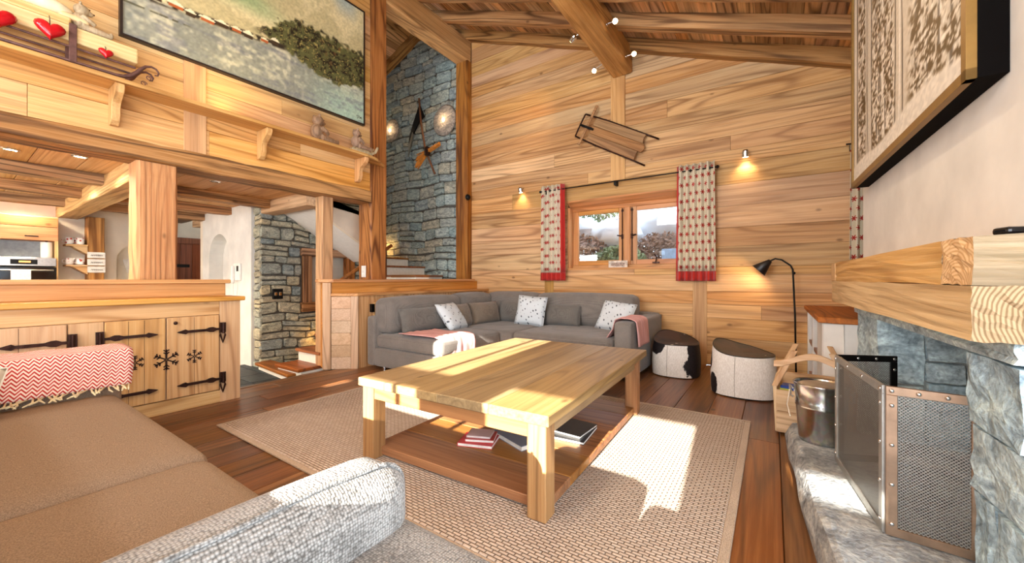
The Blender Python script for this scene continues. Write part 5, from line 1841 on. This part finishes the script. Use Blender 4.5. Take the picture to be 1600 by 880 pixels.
def curtain(label, x0, x1, red_side, loc_y=5.40, z0=1.07, z1=2.565, folds=5.5, seed=0, name='curtain'):
    cx = (x0 + x1) / 2
    t = thing(name, label, 'curtain', (cx, loc_y, z0), group='flowered curtains')
    w_ = x1 - x0

    def shape(u, z):
        fl = math.sin(u * folds * 2 * math.pi + seed)
        fan = 1 + .06 * (1 - z / (z1 - z0))
        return ((u - .5) * w_ * fan, .032 * fl + .008 * math.sin(u * 31), z)
    hem = .125
    a, b = (.0, 1.0)
    if red_side > 0:
        b = .78
    elif red_side < 0:
        a = .06
    MB().grid(lambda u, v: shape(a + (b - a) * u, hem + v * (z1 - z0 - hem)), 72, 12).build('cloth', FLOW, t, smooth=True, solid=.004)
    MB().grid(lambda u, v: shape(u, v * hem), 72, 3).build('hem', RED, t, smooth=True, solid=.006)
    if red_side:
        p, q = (b, 1.0) if red_side > 0 else (0, a)
        MB().grid(lambda u, v: shape(p + (q - p) * u, hem + v * (z1 - z0 - hem)), 16, 8).build('border', RED, t, smooth=True, solid=.004)
    for k in range(4):
        u = (k + .5) / 4
        xx = (u - .5) * w_
        MB().tube([(xx, .02 * math.cos(a_), z1 - z0 - .08 + .02 * math.sin(a_)) for a_ in [2 * math.pi * i / 10 for i in range(11)]], .005, 5).build('eyelet', BLACK, t)


curtain('flowered linen curtain with red border left of the window', -3.08, -2.65, 1, seed=.5)
curtain('flowered linen curtain with red hem right of the window', -1.045, -.60, -1, seed=1.2)
curtain('sliver of flowered curtain beside the chimney breast', .68, 1.05, 0, loc_y=5.38, z0=1.15, z1=2.6, seed=.2)
rd = thing('curtain_rod', 'black iron curtain rod above the window', 'curtain rod', (-1.84, 5.40, 2.485))
MB().tube([(-1.24, 0, 0), (1.26, 0, 0)], .009, 8).build('rod', BLACK, rd)
for xx in (-1.15, -.03, 1.17):
    MB().box(xx - .02, xx + .02, .01, .10, -.05, .015).build('bracket', BLACK, rd, bevel=.003)
for xx in (-1.25, 1.27):
    MB().ball((xx, 0, 0), .02, 8, 6).build('finial', BLACK, rd)
rd2 = thing('curtain_rod', 'short black curtain rod beside the chimney breast', 'curtain rod', (.90, 5.38, 2.52))
MB().tube([(-.26, 0, 0), (.5, 0, 0)], .009, 8).build('rod', BLACK, rd2)
for xx in (-.2, .45):
    MB().box(xx - .02, xx + .02, .01, .12, -.05, .015).build('bracket', BLACK, rd2, bevel=.003)
cdp = thing('greeting_card', 'small printed card propped on the window sill', 'card', (-1.87, 5.53, 1.262))
MB().box(-.14, .14, 0, .004, 0, .10).build('sheet', plain('card_print', '#cfc2b4', .7, var=.2, scale=25), cdp)
MB().box(-.10, .10, -.001, 0, .02, .07).build('print', plain('card_photo', '#a08a7c', .7, var=.4, scale=40), cdp)

# ------------------------------------------------------------------ sled on the wall
sl = thing('wall_sled', 'old wooden sled hung at a slant on the plank wall', 'sled', (-1.88, 5.44, 3.11))
sl.rotation_euler = (0, math.radians(29.5), 0)
SLW = wood('sled_board', 'x', '#bd9262', '#96693e', '#5e3d20', var=.12)
for k, (z0, z1, xe) in enumerate(((.060, .178, .42), (-.056, .056, .46), (-.178, -.060, .42))):
    MB().prism([(-.40, z0), (xe, z0), (xe + (.02 if k == 1 else -.015), (z0 + z1) / 2), (xe - .01, z1), (-.40, z1)], 'y', -.035, -.015).build('slat', SLW, sl, fix=True, bevel=.003)
for s in (-1, 1):
    MB().tube([(-.60, -.03, s * .17), (-.2, -.03, s * .185), (.35, -.01, s * .185), (.58, .02, s * .19)], .012, 6).build('runner', IRON, sl, smooth=True)
    for xx in (-.25, .0, .25):
        MB().box(xx - .015, xx + .015, -.03, .03, s * .185 - .012, s * .185 + .012).build('strut', IRON, sl)
MB().tube([(-.60, -.03, -.17), (-.605, -.03, 0), (-.60, -.03, .17)], .012, 6).build('front_bar', IRON, sl)
MB().box(-.50, -.46, -.05, -.03, -.27, .33).build('steering_bar', SLW, sl, bevel=.005)
MB().box(-.60, -.36, -.055, -.05, -.015, .02).build('steering_strap', BLACK, sl)

# ------------------------------------------------------------------ spotlights
def spot(name, label, loc, aim, group, energy, on=True, arm=(0, 0, 1), size=1.1):
    t = thing(name, label, 'spotlight', loc, group=group)
    d = Vector(aim).normalized()
    q = d.to_track_quat('Z', 'Y')
    def B(m):
        m.v = [tuple(q @ Vector(p)) for p in m.v]
        return m
    B(MB().lathe([(0, -.05), (.028, -.048), (.036, -.03), (.036, .035), (.031, .037)], 18)).build('housing', CHROME, t, smooth=False)
    B(MB().lathe([(0, .036), (.030, .037), (.026, .042), (0, .044)], 16)).build('bulb', BULB if on else STEEL, t)
    a = Vector(arm)
    MB().tube([tuple(-d * .02), tuple(a)], .007, 6).build('arm', STEEL, t)
    MB().ball(tuple(a), .02, 8, 6).build('mount', CHROME, t, smooth=True)
    if on:
        light('spot_lamp', 'SPOT', tuple(Vector(loc) + d * .05), energy, WARM, d, spot_size=size, spot_blend=.7, shadow_soft_size=.03)


GS, GW = 'spotlights on the roof purlin', 'wall spotlights beside the window'
spot('purlin_spotlight', 'chrome spotlight left of the purlin turned away from the room', (-2.05, 4.40, 4.07), (-1, .5, -.3), GS, 60, True, (.12, 0, .04))
spot('purlin_spotlight', 'lit chrome spotlight on the left of the purlin near the wall', (-2.08, 5.15, 4.02), (.3, -.7, -.7), GS, 60, True, (.15, 0, .06))
spot('purlin_spotlight', 'lit chrome spotlight on the right of the purlin away from the wall', (-1.54, 4.46, 4.13), (.28, -.85, -.62), GS, 60, True, (-.11, 0, .0))
spot('purlin_spotlight', 'dazzling chrome spotlight on the right of the purlin by the wall', (-1.54, 5.20, 4.10), (.26, -.85, -.52), GS, 60, True, (-.11, 0, .0))
spot('wall_spotlight', 'small chrome wall spotlight left of the left curtain', (-3.49, 5.44, 2.57), (0, .2, -1), GW, 11, True, (0, .06, .03), 1.9)
spot('wall_spotlight', 'chrome wall spotlight right of the right curtain', (-.275, 5.43, 2.60), (0, .2, -1), GW, 14, True, (0, .07, .03), 1.9)
for (yy, lb) in ((2.6, 'a'), (.6, 'b'), (-1.2, 'c')):  # extra spots added out of view to brighten the room
    for s in (-1, 1):
        light('purlin_fill_lamp', 'SPOT', (-1.79 + s * .26, yy, 4.05), 36, (1, .88, .70), (s * .5, .25, -1), spot_size=2.4, spot_blend=.8, shadow_soft_size=.06)
        tq = thing('purlin_spotlight', ('left' if s < 0 else 'right') + ' added purlin spotlight overhead, ' + {'a': 'first', 'b': 'second', 'c': 'third'}[lb] + ' towards the rear window', 'spotlight', (-1.79 + s * .26, yy, 4.09), group='added fill spotlights overhead')
        MB().lathe([(0, .05), (.028, .048), (.036, .03), (.036, -.03), (.03, -.03), (.03, .0), (0, .0)], 16).build('housing', CHROME, tq)
        MB().tube([(0, 0, .04), (-s * .12, 0, .06)], .007, 6).build('arm', STEEL, tq)
kn = thing('wall_speaker', 'small round black speaker on the corner post', 'speaker', (-4.57, 5.36, 2.52))
MB().ball((0, 0, .05), (.05, .05, .055), 14, 10).build('housing', BLACK, kn, smooth=True)
MB().box(-.05, .0, -.015, .015, .035, .065).build('mount', BLACK, kn)

# ------------------------------------------------------------------ shelf under the painting and what stands on it
sh = MB().prism([(-4.598, -1.2), (-4.345, -1.2), (-4.345, 3.12), (-4.40, 3.30), (-4.58, 3.56), (-4.598, 3.56)], 'z', 2.68, 2.715)
sh = sh.build('wall_shelf', W_LEFT_Y, fix=True, bevel=.004, label='long wooden shelf under the painting', cat='shelf')
BRW = wood('bracket_pine', 'z', '#e0b47c', '#cc9858', '#9a6630', var=.04)
for yy, nm in ((-.5, ''), (.83, ''), (1.95, ''), (3.12, '')):
    pr = [(0, 0), (.23, 0), (.235, -.03), (.215, -.07), (.17, -.10), (.12, -.13), (.10, -.17), (.105, -.22), (.085, -.27), (.05, -.30), (0, -.30)]
    o = MB().prism([(a, b) for a, b in pr], 'y', -.028, .028).build('bracket', BRW, None, fix=True, bevel=.004, recenter=False)
    o.parent = sh
    o.location = Vector((-4.596, yy, 2.678)) - sh.location
light('shelf_led', 'AREA', (-4.53, 1.6, 2.73), 14, (1.0, .70, .25), (-.35, 0, 1), shape='RECTANGLE', size=.03, size_y=3.0)
led = MB().box(-4.56, -4.545, .2, 3.1, 2.715, 2.722).build('led_strip', emit('led_amber', '#ffc45a', 4), label='thin warm light strip along the back of the shelf', cat='light strip')

CARV = wood('carved_pale', 'y', '#e8c98c', '#d8b06a', '#b3843e', var=.05)
REDH = plain('red_lacquer', '#b8121c', .15, 0, var=.05)
sld = thing('log_sleigh', 'decorative sleigh of pale logs on iron runners with red hearts, on the shelf', 'sleigh', (-4.45, .55, 2.715))
MB().box(-.075, .075, -.75, .39, .17, .29).build('log', CARV, sld, bevel=.012, seg=2)
MB().box(-.07, .07, -.75, .02, .292, .35).build('upper_log', CARV, sld, bevel=.012, seg=2)
RUST = plain('rusty_iron', '#6a4a42', .6, .5, var=.2)
for xx in (-.07, .082):
    MB().tube([(xx, -.75, .02), (xx, .25, .02), (xx, .30, .025), (xx, .345, .05), (xx, .38, .09), (xx, .405, .13), (xx, .435, .165), (xx, .47, .178), (xx, .50, .17), (xx, .517, .145), (xx, .51, .12), (xx, .49, .115)], [.011, .011, .014, .017, .017, .014, .011, .009, .008, .007, .006, .005], 8).build('runner', RUST, sld, smooth=True)
    MB().tube([(xx, -.75, .125), (xx, .37, .125)], .009, 8).build('side_rod', RUST, sld)
    MB().box(xx - .008, xx + .012, .005, .045, .015, .30).build('upright', RUST, sld, bevel=.003)
    MB().tube([(xx, .455 + .022 * math.cos(a_) * (1 - a_ / 12), .075 + .022 * math.sin(a_) * (1 - a_ / 12)) for a_ in [k_ * .5 for k_ in range(18)]], .004, 6).build('scroll', RUST, sld)


def heart(label, y, z, s, x=-4.33):
    pts = []
    for k in range(28):
        a = 2 * math.pi * k / 28
        pts.append((16 * math.sin(a) ** 3 / 17 * s, (13 * math.cos(a) - 5 * math.cos(2 * a) - 2 * math.cos(3 * a) - math.cos(4 * a)) / 17 * s))
    t = thing('heart_ornament', label, 'ornament', (x, y, z), group='red hearts on the log sleigh')
    m = MB()
    n = len(pts)
    vs = []
    for (k, d) in ((1, 0), (.85, .018), (.5, .03), (.85, -.018), (.5, -.03)):
        vs += [(d * s * 12, p[0] * k, p[1] * k) for p in pts]
    fs = []
    for (a, b) in ((0, 1), (1, 2)):
        fs += [(a * n + i, a * n + (i + 1) % n, b * n + (i + 1) % n, b * n + i) for i in range(n)]
    for (a, b) in ((0, 3), (3, 4)):
        fs += [(b * n + i, b * n + (i + 1) % n, a * n + (i + 1) % n, a * n + i) for i in range(n)]
    fs += [tuple(range(2 * n, 3 * n)), tuple(range(4 * n, 5 * n))[::-1]]
    m.add(vs, fs).build('heart', REDH, t, smooth=True, fix=True)
    MB().tube([(0, 0, s * .3), (-.01, 0, s * 1.0), (-.035, 0, s * 1.35)], .003, 5).build('cord', RUST, t)


heart('big glossy red heart hanging in the middle of the log sleigh', .46, 2.90, .082)
heart('small red heart at the front end of the log sleigh', .745, 2.87, .046, -4.34)
heart('red heart at the left edge of the picture', .235, 2.865, .085)
wo = thing('felt_loaf', 'cream oval loaf-shaped ornament lying on the sleigh logs', 'ornament', (-4.45, .42, 3.065))
MB().ball((0, 0, .06), (.07, .17, .06), 18, 10).build('body', plain('cream_felt', '#eee2bd', .9), wo, smooth=True)
MB().soft((0, .17, .02), (.05, .08, .025), .02, 5).build('tail', CARV, wo, smooth=True)


def bear(label, loc, mat, s, pose, rz=0.0, extra=None):
    t = thing('carved_bear', label, 'figurine', loc, rz, 'carved figures on the shelf')
    m = MB()
    # one welded figure: body, head, muzzle, ears, arms and legs
    m.ball((0, 0, .085), (.055, .055, .075), 14, 10)
    m.ball((0, .012, .19), (.048, .05, .046), 14, 10)
    m.ball((0, .058, .18), (.024, .026, .02), 10, 7)
    for sx in (-1, 1):
        m.ball((sx * .036, .0, .23), (.016, .011, .016), 8, 6)
        m.tube([(sx * .05, .01, .125), (sx * .062, .05, .095), (sx * .045, .085, .08)], [.02, .018, .016], 8)
        m.tube([(sx * .035, .02, .035), (sx * .05, .10, .03), (sx * .05, .17 if pose else .14, .028)], [.034, .028, .022], 8)
        m.ball((sx * .05, .18 if pose else .15, .036), (.022, .016, .028), 8, 6)
    m.v = [(a * s, b * s, c * s) for a, b, c in m.v]
    o = m.build('body', mat, t, smooth=True)
    rm_ = o.modifiers.new('weld', 'REMESH')
    rm_.mode = 'VOXEL'
    rm_.voxel_size = .0055 * s
    rm_.use_smooth_shade = True
    MB().ball((0, .083 * s, .186 * s), .007 * s, 6, 5).build('nose', CUT, t)
    for sx in (-1, 1):
        MB().ball((sx * .02 * s, .056 * s, .205 * s), .005 * s, 6, 5).build('eye', CUT, t)
    return t


BEARM = wood('carved_brown', 'z', '#a08468', '#7d5f48', '#4c3626', var=.1, bump=1.0)
BEARP = wood('carved_grey_pale', 'z', '#c9b48c', '#a9906a', '#75603f', var=.1, bump=1.0)
bear('small pale carved bear sitting on the front end of the sleigh logs', (-4.45, .62, 3.008), BEARP, .92, True)
bear('brown carved bear sitting on the shelf left of the other bear', (-4.45, 2.50, 2.715), BEARM, 1.3, True, .15)
bear('brown carved bear riding a little wooden sledge at the shelf end', (-4.43, 3.0, 2.762), BEARM, 1.05, True, .1)
mini = thing('toy_sledge', 'little wooden toy sledge under the carved bear at the shelf end', 'toy sledge', (-4.43, 3.07, 2.716))
MB().box(-.06, .06, -.14, .10, .03, .046).build('seat', BEARP, mini, bevel=.003)
for xx in (-.055, .04):
    MB().prism([(-.15, 0), (.13, 0), (.20, .05), (.24, .13), (.215, .135), (.17, .06), (.12, .03), (-.15, .03)], 'x', xx, xx + .015).build('runner', BEARP, mini, fix=True)
